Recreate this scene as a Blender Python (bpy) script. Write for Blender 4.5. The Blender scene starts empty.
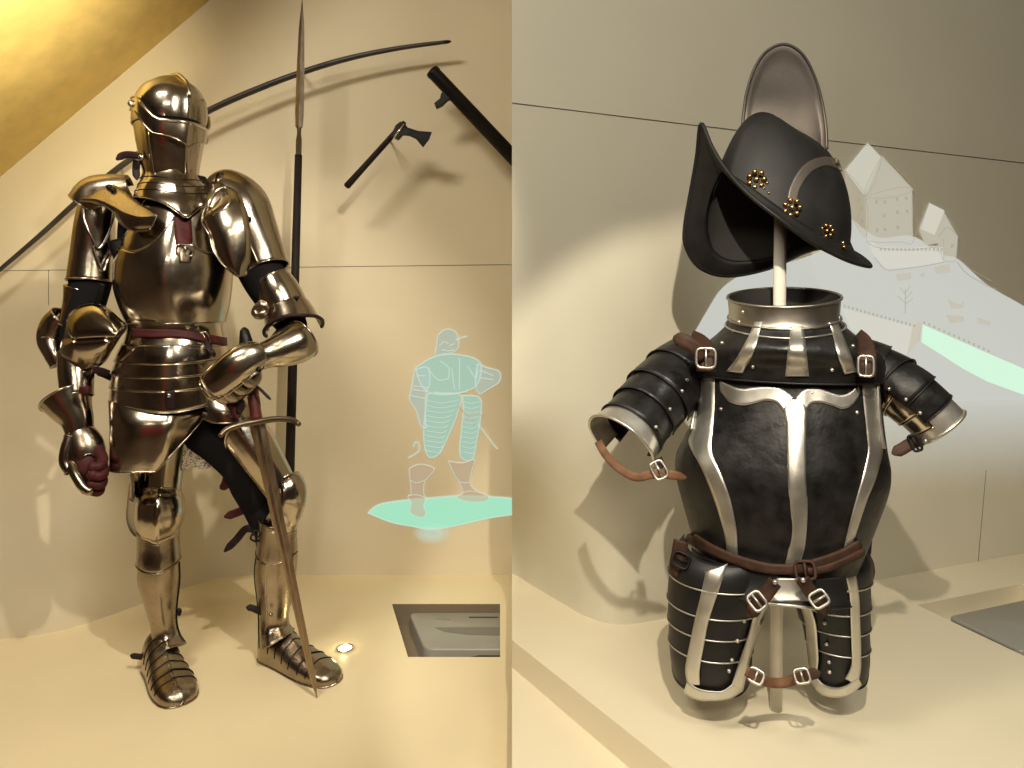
import bpy, bmesh, math, random
from mathutils import Vector, Matrix
from mathutils.bvhtree import BVHTree
random.seed(4)
C = bpy.context.scene.collection
F, CX, HY, CAMZ = 690.0, 512.0, 295.0, 1.45
R = math.radians
CAM = Vector((0, 0, CAMZ))

def W(px, py, Y):
    return Vector(((px - CX) / F * Y, Y, CAMZ + (HY - py) / F * Y))
def ray(px, py):
    return Vector(((px - CX) / F, 1.0, (HY - py) / F)).normalized()
def lerp(a, b, t): return a + (b - a) * t
def sstep(t):
    t = max(0.0, min(1.0, t)); return t * t * (3 - 2 * t)
def cr(p, t):
    """Catmull-Rom through the tuples p at parameter t (0..len-1)"""
    n = len(p) - 1
    i = max(0, min(n - 1, int(math.floor(t)))); u = t - i
    a, b, c, d = p[max(0, i - 1)], p[i], p[i + 1], p[min(n, i + 2)]
    return [0.5 * (2 * b[k] + (c[k] - a[k]) * u + (2 * a[k] - 5 * b[k] + 4 * c[k] - d[k]) * u * u
                   + (3 * b[k] - a[k] - 3 * c[k] + d[k]) * u ** 3) for k in range(len(b))]
def smooth(pts, n):
    pts = [tuple(p) for p in pts]
    return [Vector(cr(pts, i * (len(pts) - 1) / (n - 1))) for i in range(n)]

# ------------------------------------------------------------------ materials
def new_mat(name):
    m = bpy.data.materials.new(name); m.use_nodes = True
    nt = m.node_tree; b = nt.nodes['Principled BSDF']
    return m, nt, b
def mat(name, col, rough=0.5, metal=0.0, var=0.0, nscale=20.0, bump=0.0, bscale=60.0, rvar=0.0, spec=0.5, stretch=None, bdist=0.002, emit=None):
    m, nt, b = new_mat(name)
    b.inputs['Base Color'].default_value = (*col, 1); b.inputs['Roughness'].default_value = rough
    b.inputs['Metallic'].default_value = metal; b.inputs['Specular IOR Level'].default_value = spec
    tc = nt.nodes.new('ShaderNodeTexCoord')
    vec = tc.outputs['Object']
    if stretch:
        mp = nt.nodes.new('ShaderNodeMapping'); mp.inputs['Scale'].default_value = stretch
        nt.links.new(vec, mp.inputs['Vector']); vec = mp.outputs['Vector']
    if var or rvar:
        n = nt.nodes.new('ShaderNodeTexNoise'); n.inputs['Scale'].default_value = nscale; n.inputs['Detail'].default_value = 5
        nt.links.new(vec, n.inputs['Vector'])
        if var:
            r = nt.nodes.new('ShaderNodeValToRGB')
            r.color_ramp.elements[0].position = 0.3; r.color_ramp.elements[1].position = 0.7
            r.color_ramp.elements[0].color = (*[c * (1 - var) for c in col], 1)
            r.color_ramp.elements[1].color = (*[min(1, c * (1 + var)) for c in col], 1)
            nt.links.new(n.outputs['Fac'], r.inputs['Fac']); nt.links.new(r.outputs['Color'], b.inputs['Base Color'])
        if rvar:
            mr = nt.nodes.new('ShaderNodeMapRange')
            mr.inputs['From Min'].default_value = 0.3; mr.inputs['From Max'].default_value = 0.7
            mr.inputs['To Min'].default_value = max(0.02, rough - rvar); mr.inputs['To Max'].default_value = rough + rvar
            nt.links.new(n.outputs['Fac'], mr.inputs['Value']); nt.links.new(mr.outputs['Result'], b.inputs['Roughness'])
    if bump:
        n2 = nt.nodes.new('ShaderNodeTexNoise'); n2.inputs['Scale'].default_value = bscale; n2.inputs['Detail'].default_value = 3
        nt.links.new(vec, n2.inputs['Vector'])
        bp = nt.nodes.new('ShaderNodeBump'); bp.inputs['Strength'].default_value = bump; bp.inputs['Distance'].default_value = bdist
        nt.links.new(n2.outputs['Fac'], bp.inputs['Height']); nt.links.new(bp.outputs['Normal'], b.inputs['Normal'])
    if emit:
        b.inputs['Emission Color'].default_value = (*emit[0], 1); b.inputs['Emission Strength'].default_value = emit[1]
    return m
def mat_light(name, col, strength, mix):
    """projected light on a wall: glow over what the wall already shows"""
    m, nt, b = new_mat(name); nt.nodes.remove(b)
    out = nt.nodes['Material Output']
    e = nt.nodes.new('ShaderNodeEmission'); e.inputs[0].default_value = (*col, 1); e.inputs[1].default_value = strength
    t = nt.nodes.new('ShaderNodeBsdfTransparent'); mx = nt.nodes.new('ShaderNodeMixShader'); mx.inputs[0].default_value = mix
    nt.links.new(t.outputs[0], mx.inputs[1]); nt.links.new(e.outputs[0], mx.inputs[2]); nt.links.new(mx.outputs[0], out.inputs['Surface'])
    return m

STEEL = mat('polished_steel', (0.46, 0.40, 0.325), 0.18, 1.0, var=0.10, nscale=9, bump=0.22, bscale=16, rvar=0.05, bdist=0.006)
STEEL2 = mat('satin_steel', (0.34, 0.28, 0.215), 0.27, 1.0, var=0.14, nscale=14, bump=0.18, bscale=22, rvar=0.06, bdist=0.004)
EDGE = mat('bright_edge_steel', (0.62, 0.57, 0.50), 0.15, 1.0)
SLOT = mat('dark_sight_slot', (0.006, 0.005, 0.005), 0.9, spec=0.0)
CLOTH = mat('black_arming_cloth', (0.011, 0.010, 0.011), 0.9, spec=0.08, bump=0.4, bscale=160)
MAIL = None
MAROON = mat('maroon_leather', (0.055, 0.010, 0.012), 0.55, spec=0.2, var=0.3, nscale=30, bump=0.3, bscale=90)
DKLEATHER = mat('dark_leather', (0.018, 0.008, 0.009), 0.55, spec=0.2, var=0.3, nscale=30, bump=0.3, bscale=90)
BROWN = mat('brown_leather', (0.046, 0.022, 0.014), 0.6, spec=0.25, var=0.35, nscale=40, bump=0.4, bscale=110)
TAN = mat('tan_leather', (0.15, 0.074, 0.038), 0.6, spec=0.25, var=0.3, nscale=40, bump=0.4, bscale=110)
BLADE = mat('dull_blade_steel', (0.33, 0.25, 0.175), 0.38, 1.0, var=0.16, nscale=30, rvar=0.08, stretch=(4, 4, 0.7))
GRIP = mat('red_brown_grip', (0.085, 0.016, 0.012), 0.42, bump=0.5, bscale=120)
GUARD = mat('bronzed_guard', (0.17, 0.125, 0.09), 0.35, 0.9)
BLACKWOOD = mat('dark_stained_wood', (0.013, 0.008, 0.008), 0.6, spec=0.2, var=0.4, nscale=20, stretch=(6, 6, 0.8))
IRON = mat('black_iron', (0.012, 0.011, 0.011), 0.45, 0.7, var=0.3, nscale=25, bump=0.3, bscale=60)
SPEARHEAD = mat('spearhead_steel', (0.15, 0.115, 0.085), 0.42, 1.0, var=0.3, nscale=40, stretch=(3, 3, 0.6))
BOWWOOD = mat('dark_bow_wood', (0.030, 0.026, 0.024), 0.4, var=0.3, nscale=12)
BLACKSTEEL = mat('blackened_plate', (0.013, 0.012, 0.012), 0.42, 0.25, var=0.5, nscale=26, bump=0.55, bscale=34, rvar=0.10, bdist=0.004)
BLACKSMOOTH = mat('smooth_black_plate', (0.010, 0.0095, 0.010), 0.46, 0.2, var=0.3, nscale=20, bump=0.15, bscale=50, rvar=0.06)
BAND = mat('brushed_steel_band', (0.60, 0.58, 0.53), 0.40, 0.9, var=0.12, nscale=22, bump=0.12, bscale=60, rvar=0.07)
CREST = mat('grey_crest_steel', (0.105, 0.088, 0.075), 0.45, 0.6, var=0.30, nscale=9, bump=0.15, bscale=70, rvar=0.08)
BRASS = mat('brass_rosette', (0.40, 0.25, 0.11), 0.35, 1.0)
HOLLOW = mat('dark_helmet_inside', (0.016, 0.014, 0.013), 0.8)
POLE = mat('white_painted_pole', (0.72, 0.68, 0.60), 0.4)
PLASTIC = mat('grey_device_plastic', (0.29, 0.275, 0.24), 0.35, var=0.06, nscale=8)
PLASTIC_D = mat('dark_vent_plastic', (0.03, 0.028, 0.027), 0.5)
WALL_L = mat('warm_cream_wall_paint', (0.70, 0.62, 0.46), 0.6, var=0.03, nscale=2.2, bump=0.05, bscale=220)
FLOOR_L = mat('pale_plinth_paint', (0.78, 0.66, 0.43), 0.42, var=0.03, nscale=3, bump=0.03, bscale=180)
WALL_R = mat('grey_cream_wall_paint', (0.62, 0.58, 0.46), 0.6, var=0.03, nscale=2.2, bump=0.05, bscale=220)
FLOOR_R = mat('cream_plinth_paint', (0.74, 0.66, 0.49), 0.45, var=0.03, nscale=3, bump=0.03, bscale=180)
SEAM = mat('seam_shadow_gap', (0.13, 0.11, 0.085), 0.8)
GOLD_LIT = mat('gold_lit_ceiling', (0.84, 0.64, 0.24), 0.5, var=0.10, nscale=12, bump=0.05, bscale=120)  # strong golden light on the slope is put into its colour
DARKROOM = mat('brown_gallery_wall', (0.15, 0.10, 0.066), 0.8, var=0.15, nscale=1.5)
GALFLOOR = mat('gallery_oak_floor', (0.15, 0.098, 0.06), 0.5, var=0.25, nscale=6, stretch=(1, 8, 1))
CEILM = mat('gallery_ceiling_paint', (0.36, 0.30, 0.23), 0.8)
REDREFLECT = mat('red_reflector', (0.55, 0.02, 0.02), 0.8)  # colour of the added red reflector behind the camera
LAMPGLOW = mat('lit_spot_lens', (1, 0.9, 0.6), 0.3, emit=((1.0, 0.86, 0.5), 9.0))
CHROME = mat('chrome_trim_ring', (0.75, 0.72, 0.66), 0.15, 1.0)

MORION = mat('matt_black_helmet', (0.010, 0.0095, 0.0095), 0.55, 0.0, var=0.3, nscale=18, bump=0.15, bscale=50, rvar=0.06, spec=0.3)
DARKBAND = mat('dull_collar_steel', (0.40, 0.37, 0.32), 0.36, 0.95, var=0.12, nscale=20, rvar=0.06)
def mail_mat():
    m, nt, b = new_mat('riveted_mail')
    tc = nt.nodes.new('ShaderNodeTexCoord'); v = nt.nodes.new('ShaderNodeTexVoronoi'); v.inputs['Scale'].default_value = 190
    nt.links.new(tc.outputs['Object'], v.inputs['Vector'])
    r = nt.nodes.new('ShaderNodeValToRGB'); r.color_ramp.elements[0].position = 0.25; r.color_ramp.elements[1].position = 0.45
    r.color_ramp.elements[0].color = (0.05, 0.044, 0.036, 1); r.color_ramp.elements[1].color = (0.85, 0.80, 0.70, 1)
    nt.links.new(v.outputs['Distance'], r.inputs['Fac']); nt.links.new(r.outputs['Color'], b.inputs['Base Color'])
    bp = nt.nodes.new('ShaderNodeBump'); bp.inputs['Distance'].default_value = 0.003
    nt.links.new(v.outputs['Distance'], bp.inputs['Height']); nt.links.new(bp.outputs['Normal'], b.inputs['Normal'])
    b.inputs['Metallic'].default_value = 0.4; b.inputs['Roughness'].default_value = 0.4
    return m
MAIL = mail_mat()

# ------------------------------------------------------------------ mesh building
class MB:
    def __init__(s): s.v = []; s.f = []
    def grid(s, rows, wrap=False, flip=False):
        o = len(s.v); nr, nc = len(rows), len(rows[0])
        for r in rows: s.v += [Vector(p) for p in r]
        for j in range(nr - 1):
            for i in range(nc if wrap else nc - 1):
                a, b = o + j * nc + i, o + j * nc + (i + 1) % nc
                q = (a, a + nc, b + nc, b)
                s.f.append(tuple(reversed(q)) if flip else q)
        return s
    def cap(s, ring, flip=False):
        o = len(s.v); s.v += [Vector(p) for p in ring]
        q = tuple(range(o, o + len(ring))); s.f.append(tuple(reversed(q)) if flip else q); return s
    def tube(s, path, r, n=8, closed=False, caps=True, squash=None):
        path = [Vector(p) for p in path]; m = len(path); rows = []; prev = None
        for i, p in enumerate(path):
            if closed: t = path[(i + 1) % m] - path[i - 1]
            else: t = path[min(m - 1, i + 1)] - path[max(0, i - 1)]
            t = t.normalized() if t.length > 1e-9 else Vector((0, 0, 1))
            if prev is None:
                a = Vector((0, 0, 1)) if abs(t.z) < 0.9 else Vector((1, 0, 0)); u = t.cross(a).normalized()
            else:
                u = prev - t * prev.dot(t); u = u.normalized() if u.length > 1e-9 else prev
            prev = u; w = t.cross(u); rr = r[i] if isinstance(r, (list, tuple)) else r
            sq = squash if squash else 1.0
            rows.append([p + u * (math.cos(k * 2 * math.pi / n) * rr) + w * (math.sin(k * 2 * math.pi / n) * rr * sq) for k in range(n)])
        if closed: rows.append(rows[0])
        s.grid(rows, wrap=True, flip=True)
        if caps and not closed: s.cap(rows[0], True); s.cap(rows[-1])
        return s
    def ball(s, c, r, n=8, squash=(1, 1, 1)):
        c = Vector(c); rows = []
        for j in range(n // 2 + 1):
            ph = math.pi * j / (n // 2)
            rr = max(1e-5, math.sin(ph))
            rows.append([c + Vector((r * squash[0] * rr * math.cos(k * 2 * math.pi / n), r * squash[1] * rr * math.sin(k * 2 * math.pi / n), r * squash[2] * math.cos(ph))) for k in range(n)])
        return s.grid(rows, wrap=True)
    def box(s, c, size, M=None):
        c = Vector(c); M = M or Matrix.Identity(3); o = len(s.v)
        for x in (-.5, .5):
            for y in (-.5, .5):
                for z in (-.5, .5): s.v.append(c + M @ Vector((x * size[0], y * size[1], z * size[2])))
        for q in ((0, 1, 3, 2), (4, 6, 7, 5), (0, 4, 5, 1), (2, 3, 7, 6), (0, 2, 6, 4), (1, 5, 7, 3)): s.f.append(tuple(o + k for k in q))
        return s
    def prism(s, poly, d):
        """closed polygon (3D points) pushed along d"""
        d = Vector(d); n = len(poly); o = len(s.v); s.v += [Vector(p) for p in poly] + [Vector(p) + d for p in poly]
        s.f.append(tuple(range(o, o + n))); s.f.append(tuple(reversed(range(o + n, o + 2 * n))))
        for i in range(n): s.f.append((o + i, o + n + i, o + n + (i + 1) % n, o + (i + 1) % n))
        return s
    def bvh(s): return BVHTree.FromPolygons([tuple(v) for v in s.v], s.f)
    def join(s, o):
        k = len(s.v); s.v += o.v; s.f += [tuple(i + k for i in f) for f in o.f]; return s

WL = {}
def obj(name, mb, m, parent=None, solid=0.0, offset=-1.0, bevel=0.0, sub=0, flat=False, recalc=False, label=None):
    origin = WL[parent.name] if parent else (mb.origin if hasattr(mb, 'origin') else sum(mb.v, Vector()) / len(mb.v))
    me = bpy.data.meshes.new(name)
    me.from_pydata([tuple(v - origin) for v in mb.v], [], mb.f)
    bm = bmesh.new(); bm.from_mesh(me)
    bmesh.ops.remove_doubles(bm, verts=bm.verts, dist=1e-5)
    if recalc: bmesh.ops.recalc_face_normals(bm, faces=bm.faces)
    bm.to_mesh(me); bm.free()
    for p in me.polygons: p.use_smooth = not flat
    me.materials.append(m)
    o = bpy.data.objects.new(name, me); C.objects.link(o)
    if parent: o.parent = parent
    else: o.location = origin
    WL[o.name] = origin
    if solid:
        md = o.modifiers.new('thickness', 'SOLIDIFY'); md.thickness = solid; md.offset = offset
    if bevel:
        md = o.modifiers.new('bevel', 'BEVEL'); md.width = bevel; md.segments = 2; md.limit_method = 'ANGLE'; md.angle_limit = R(40)
        md.harden_normals = False
    if sub:
        md = o.modifiers.new('sub', 'SUBSURF'); md.levels = sub; md.render_levels = sub
    if label: o['label'] = label
    return o
def thing(name, label, cat, loc, group=None):
    o = bpy.data.objects.new(name, None); C.objects.link(o); o.location = loc; WL[o.name] = Vector(loc)
    o['label'] = label; o['category'] = cat
    if group: o['group'] = group
    o.empty_display_size = 0.05
    return o
def tag(o, label, cat, group=None):
    o['label'] = label; o['category'] = cat
    if group: o['group'] = group
    return o
def struct(o): o['kind'] = 'structure'; return o

class Surf:
    """swept plate surface. stations (px, py, Y, half width px, depth ratio); angle 0 faces the viewer, + turns to the viewer's side u"""
    def __init__(s, st, mode='limb', prof=None, yaw=0.0, tilt=0.0):
        s.st = [tuple(float(x) for x in q) for q in st]; s.n = len(st) - 1; s.mode = mode; s.prof = prof; s.yaw = yaw; s.tilt = tilt
    def cen(s, k):
        q = cr(s.st, k); return W(q[0], q[1], q[2]), q
    def frame(s, k):
        k = max(0.0, min(s.n, k)); c, q = s.cen(k)
        view = c - CAM; ch = Vector((view.x, view.y, 0)).normalized()
        if s.mode == 'up':
            t = Vector((0, 0, -1)); v0 = -ch
        else:
            e = 0.05; t = (s.cen(min(s.n, k + e))[0] - s.cen(max(0, k - e))[0]).normalized(); v0 = -view.normalized()
        u = v0.cross(t).normalized(); v = t.cross(u).normalized()
        if s.tilt:
            tl = s.tilt(k) if callable(s.tilt) else s.tilt
            M = Matrix.Rotation(R(tl), 3, u); v = M @ v; t = M @ t
        if s.yaw:
            M = Matrix.Rotation(R(s.yaw), 3, t); u2, v2 = M @ u, M @ v; u, v = u2, v2
        r = q[3] * q[2] / F * ch.y
        return c, u, v, t, r, q
    def pt(s, a, k, off=0.0):
        c, u, v, t, r, q = s.frame(k); ar = R(a)
        mu, mv = s.prof(a, k) if s.prof else (1, 1)
        x, y = math.sin(ar) * r * mu, math.cos(ar) * r * q[4] * mv
        p = c + u * x + v * y
        if off:
            d = u * (math.sin(ar) * q[4]) + v * math.cos(ar)
            p = p + d.normalized() * off
        return p
    def rows(s, a0, a1, na, k0, k1, nk, off=0.0, off1=None):
        """k0, k1 numbers or functions of the angle"""
        out = []
        for j in range(nk + 1):
            t = j / nk; row = []
            for i in range(na + 1):
                a = lerp(a0, a1, i / na)
                ka = k0(a) if callable(k0) else k0; kb = k1(a) if callable(k1) else k1
                row.append(s.pt(a, lerp(ka, kb, t), off if off1 is None else lerp(off, off1, t)))
            out.append(row)
        return out
def plate(s, a0, a1, k0, k1, na=36, nk=16, off=0.0, off1=None, rims='', rr=0.0022):
    """rims: t op, b ottom, l eft, r ight rolled edges"""
    full = abs(a1 - a0) >= 359.9
    rows = s.rows(a0, a1, na, k0, k1, nk, off, off1)
    mb = MB().grid(rows)
    if 't' in rims: mb.tube(rows[0][:-1] if full else rows[0], rr, 6, closed=full)
    if 'b' in rims: mb.tube(rows[-1][:-1] if full else rows[-1], rr, 6, closed=full)
    if 'l' in rims: mb.tube([r[0] for r in rows], rr, 6)
    if 'r' in rims: mb.tube([r[-1] for r in rows], rr, 6)
    return mb

def hit(bvh, px, py, last=None):
    d = ray(px, py); h = bvh.ray_cast(CAM, d)
    if h[0] is not None:
        n = h[1]; n = -n if n.dot(d) > 0 else n
        return h[0], n
    if last is not None:
        return CAM + d * ((last[0] - CAM).dot(last[1]) / d.dot(last[1]) if abs(d.dot(last[1])) > .25 else (last[0] - CAM).length), last[1]
    h = bvh.find_nearest(CAM + d * 1.9); return h[0], -d
def strip_on(bvh, left, right, n=24, cols=4, off=0.002):
    """a band lying on a plate between two outlines given as photo points"""
    L, Rr = smooth([(*p, 0) for p in left], n), smooth([(*p, 0) for p in right], n)
    rows = []; last = None
    for a, b in zip(L, Rr):
        row = []
        for c in range(cols + 1):
            q = a.lerp(b, c / cols); h = hit(bvh, q.x, q.y, last); last = h
            row.append(h[0] + h[1] * off)
        rows.append(row)
    mb = MB().grid(rows)
    # keep the outside outside
    f = mb.f[len(mb.f) // 2]; nrm = (mb.v[f[1]] - mb.v[f[0]]).cross(mb.v[f[2]] - mb.v[f[0]])
    if nrm.dot(mb.v[f[0]] - CAM) > 0: mb.f = [tuple(reversed(q)) for q in mb.f]
    return mb
def band_on(bvh, path, hw, **kw):
    """band of a half width (number or list) along a photo path"""
    P = [Vector((*p, 0)) for p in path]; l, r = [], []
    for i, p in enumerate(P):
        t = (P[min(len(P) - 1, i + 1)] - P[max(0, i - 1)]).normalized(); nn = Vector((t.y, -t.x, 0)); w = hw[i] if isinstance(hw, list) else hw
        l.append((p + nn * w)[:2]); r.append((p - nn * w)[:2])
    return strip_on(bvh, l, r, **kw)
def ribbon(pts, w, nrm=None, n=20, tip=True):
    P = smooth(pts, n); rows = []
    for i, p in enumerate(P):
        t = (P[min(n - 1, i + 1)] - P[max(0, i - 1)]).normalized(); v = (nrm if nrm is not None else (CAM - p)).normalized()
        u = v.cross(t).normalized(); ww = w
        if tip and i > n - 4: ww = w * (1 - 0.27 * (i - n + 4))
        rows.append([p - u * ww, p - u * ww * .33, p + u * ww * .33, p + u * ww])
    return MB().grid(rows)
def rivets(parent, bvh, pts, r=0.0035, m=None):
    for p in pts:
        obj('rivet', MB().ball(hit(bvh, *p)[0], r, 8), m or BAND, parent)
def buckle(c, u, v, w, h, r=0.0022):
    c = Vector(c); mb = MB()
    pr = []
    for k in range(24):
        a = k * 2 * math.pi / 24; x, y = math.cos(a), math.sin(a); e = 0.5
        pr.append(c + u * (w * math.copysign(abs(x) ** e, x)) + v * (h * math.copysign(abs(y) ** e, y)))
    mb.tube(pr, r, 6, closed=True); mb.tube([c - v * h, c + v * h], r * .8, 6)
    return mb
def bframe(px, py, ang):
    d = ray(px, py); rt = Vector((0, 0, -1)).cross(-d).normalized(); rt = rt if rt.x > 0 else -rt
    up = rt.cross(d).normalized(); a = R(ang)
    return rt * math.cos(a) + up * math.sin(a), up * math.cos(a) - rt * math.sin(a)
# ------------------------------------------------------------------ the setting
ZL, ZR = CAMZ - 1.10, CAMZ - 0.88
def FL(px, py, lift=0.0):            # point on the left plinth
    Y = (1.10 - lift) * F / (py - HY); p = W(px, py, Y); return p
def FR(px, py, lift=0.0):            # point on the right plinth
    Y = (0.88 - lift) * F / (py - HY); return W(px, py, Y)
ZTOP = 3.3
# left plinth with its recess
A_, B_, C_, D_ = FL(392, 604), FL(500, 604), FL(500, 657), FL(408, 657)
o1, o2, o3, o4 = Vector((-2.6, 2.95, ZL)), Vector((0, 2.95, ZL)), Vector((0, 1.2, ZL)), Vector((-2.6, 1.2, ZL))
mb = MB(); mb.v = [o1, o2, o3, o4, A_, B_, C_, D_, Vector((-2.6, 1.2, 0)), Vector((0, 1.2, 0))]
mb.f = [(0, 4, 5, 1), (1, 5, 6, 2), (2, 6, 7, 3), (3, 7, 4, 0), (3, 8, 9, 2)]
struct(obj('floor_plinth_left', mb, FLOOR_L, flat=True))
dz = Vector((0, 0, -0.075))
mb = MB(); q = [A_, B_, C_, D_]; mb.v = q + [p + dz for p in q]
mb.f = [(0, 4, 5, 1), (1, 5, 6, 2), (2, 6, 7, 3), (3, 7, 4, 0), (4, 7, 6, 5)]
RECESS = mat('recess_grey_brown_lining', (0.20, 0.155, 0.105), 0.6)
struct(obj('floor_recess_left', mb, RECESS, flat=True))
# left back wall: flat above, swelling forward into a cove low on the left
BASE_L = [(-2.60, 2.17), (-1.75, 2.19), (-1.525, 2.22), (-1.407, 2.31), (-1.30, 2.49), (-1.20, 2.66), (-1.10, 2.71)]
def base_y(X):
    if X >= -1.10: return 2.71
    for (xa, ya), (xb, yb) in zip(BASE_L, BASE_L[1:]):
        if X <= xb: return lerp(ya, yb, sstep((X - xa) / (xb - xa)) if xb < -1.15 and xa > -1.6 else (X - xa) / (xb - xa))
    return 2.71
def base_ys(X): return sum(base_y(X + d) for d in (-.09, -.06, -.03, 0, .03, .06, .09)) / 7
def wall_left_pt(X, z, off=0.0):
    s = 1 - sstep((z - ZL) / (CAMZ - 0.05 - ZL))
    return Vector((X, lerp(2.71, base_ys(X), s) - off, z))
xs = [-2.6 + 1.8 * i / 60 for i in range(61)] + [-0.7, -0.5, -0.3, -0.1, 0.1, 0.4]
ZM = CAMZ - 0.05
zs = [lerp(ZL, ZM, j / 40) for j in range(41)]
struct(obj('wall_left_cove', MB().grid([[wall_left_pt(x, z) for x in xs] for z in reversed(zs)]), WALL_L))
struct(obj('wall_left', MB().grid([[wall_left_pt(x, z) for x in xs] for z in (ZTOP, 2.0, ZM)]), WALL_L))
# gold-lit sloping ceiling over the left bay
sl = lambda X: CAMZ + 1.009 + 0.843 * (X + 1.41)
mb = MB(); mb.v = [Vector((-2.6, 2.72, sl(-2.6))), Vector((-0.48, 2.72, sl(-0.48))), Vector((-0.48, 1.85, sl(-0.48))), Vector((-2.6, 1.85, sl(-2.6)))]
mb.f = [(0, 1, 2, 3)]
struct(obj('ceiling_slope', mb, GOLD_LIT, solid=0.03, offset=1))
# panel seams of the left wall
for xa, xb in ((-2.3, -1.0), (-1.0, 0.0)):
    n = 10; rows = []
    for i in range(n + 1):
        x = lerp(xa, xb, i / n); z = CAMZ + 0.105 + 0.012 * (x + 1.2)
        rows.append(Vector((x, 2.7095, z)))
    struct(obj('trim_seam', MB().tube(rows, 0.0012, 6), SEAM))
struct(obj('trim_seam', MB().tube([Vector((-1.82, 2.7095, CAMZ + 0.10)), Vector((-1.82, 2.7095, CAMZ - 0.04))], 0.0011, 6), SEAM))

# right plinth, its lower ledge and recess
e1, e2 = Vector((0.941, 0.337, 0)), Vector((0.337, -0.941, 0))
Q0 = FR(917, 605); Q1 = Q0 + e1 * .42; Q2 = Q1 + e2 * .3; Q3 = Q0 + e2 * .3
a_, b_, c_, d_, e_ = (Vector((x, y, ZR)) for x, y in ((0, 1.76), (0.478, 1.0), (2.6, 1.0), (2.6, 3.1), (0, 3.1)))
lo = Vector((0, 0, -0.07))
mb = MB(); mb.v = [a_, b_, c_, d_, e_, Q0, Q1, Q2, Q3, a_ + lo, b_ + lo, c_ - Vector((0, 0, ZR)), b_ - Vector((0, 0, ZR))]
mb.f = [(4, 5, 6, 3), (3, 6, 7, 2), (2, 7, 8, 1), (1, 8, 5, 4, 0), (0, 9, 10, 1), (1, 12, 11, 2)]
struct(obj('floor_plinth_right', mb, FLOOR_R, flat=True))
mb = MB(); q = [Q0, Q1, Q2, Q3]; dz = Vector((0, 0, -0.06)); mb.v = q + [p + dz for p in q]
mb.f = [(0, 4, 5, 1), (1, 5, 6, 2), (2, 6, 7, 3), (3, 7, 4, 0), (4, 7, 6, 5)]
struct(obj('floor_recess_right', mb, FLOOR_R, flat=True))
mb = MB(); z1 = ZR - 0.07; mb.v = [Vector((0, 3.1, z1)), Vector((0.6, 3.1, z1)), Vector((0.6, 0.9, z1)), Vector((0, 0.9, z1)), Vector((0, 0.9, 0)), Vector((0.6, 0.9, 0)), Vector((0, 3.1, 0))]
mb.f = [(0, 3, 2, 1), (3, 4, 5, 2), (0, 6, 4, 3)]
struct(obj('floor_ledge_right', mb, FLOOR_R, flat=True))
# right back wall: a slanting plane whose foot draws back in a rounded hollow on its left
REC = [(0.0, 0.45), (0.0576, 0.346), (0.1376, 0.202), (0.2125, 0.077), (0.2747, 0.018), (0.34, 0.0)]
def rec_x(X):
    X = max(0, X)
    if X >= 0.34: return 0.0
    t = 0
    while X > REC[t + 1][0]: t += 1
    return max(0.0, cr(REC, t + (X - REC[t][0]) / (REC[t + 1][0] - REC[t][0]))[1])
def plane_r(X): return 1.86 + 0.358 * (X - 0.372)
def wall_right_pt(X, z, off=0.0):
    s = 1 - sstep((z - ZR) / 0.62)
    p = Vector((X, plane_r(X) + rec_x(X) * s, z)); return p + Vector((0.337, -0.941, 0)) * off
xs = [0.45 * i / 30 for i in range(31)] + [0.7, 1.2, 1.8, 2.6]
zs = [ZR - 0.07 + 0.7 * j / 30 for j in range(31)] + [1.5, 2.0, 2.6, ZTOP]
struct(obj('wall_right', MB().grid([[wall_right_pt(x, z) for x in xs] for z in reversed(zs)]), WALL_R))
mb = MB().grid([[Vector((0, 2.9, z)), wall_right_pt(0, z)] for z in reversed(zs)])
struct(obj('wall_return', mb, WALL_R, flat=True))
def on_right_wall(px, py, off=0.0):
    d = ray(px, py); n = Vector((0.358, -1, 0)); p0 = Vector((0.372, 1.86, CAMZ))
    p = CAM + d * ((p0 - CAM).dot(n) / d.dot(n)); return p + n.normalized() * off
struct(obj('trim_seam', MB().tube([on_right_wall(512, 103, .0005), on_right_wall(700, 126, .0005), on_right_wall(850, 143, .0005), on_right_wall(1040, 165, .0005)], 0.0013, 6), SEAM))
struct(obj('trim_seam', MB().tube([on_right_wall(986, 470, .0005), on_right_wall(978, 562, .0005)], 0.0009, 6), SEAM))
# the gallery around the two displays
def quad(name, pts, m):
    mb = MB(); mb.v = [Vector(p) for p in pts]; mb.f = [(0, 1, 2, 3)]; return struct(obj(name, mb, m, flat=True))
quad('floor', [(-4, -3.6, 0), (4, -3.6, 0), (4, 3.2, 0), (-4, 3.2, 0)], GALFLOOR)
quad('wall_rear', [(-4, -3.6, 0), (-4, -3.6, ZTOP), (4, -3.6, ZTOP), (4, -3.6, 0)], DARKROOM)
quad('wall_side_left', [(-4, -3.6, 0), (-4, 3.2, 0), (-4, 3.2, ZTOP), (-4, -3.6, ZTOP)], DARKROOM)
quad('wall_side_right', [(4, -3.6, 0), (4, -3.6, ZTOP), (4, 3.2, ZTOP), (4, 3.2, 0)], DARKROOM)
quad('wall_red_reflector', [(-1.3, -3.59, 0.3), (-1.3, -3.59, 2.6), (-0.5, -3.59, 2.6), (-0.5, -3.59, 0.3)], REDREFLECT)  # added out of view so the steel picks up red glints
quad('ceiling', [(-4, -3.6, ZTOP), (-4, 3.2, ZTOP), (4, 3.2, ZTOP), (4, -3.6, ZTOP)], CEILM)

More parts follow.
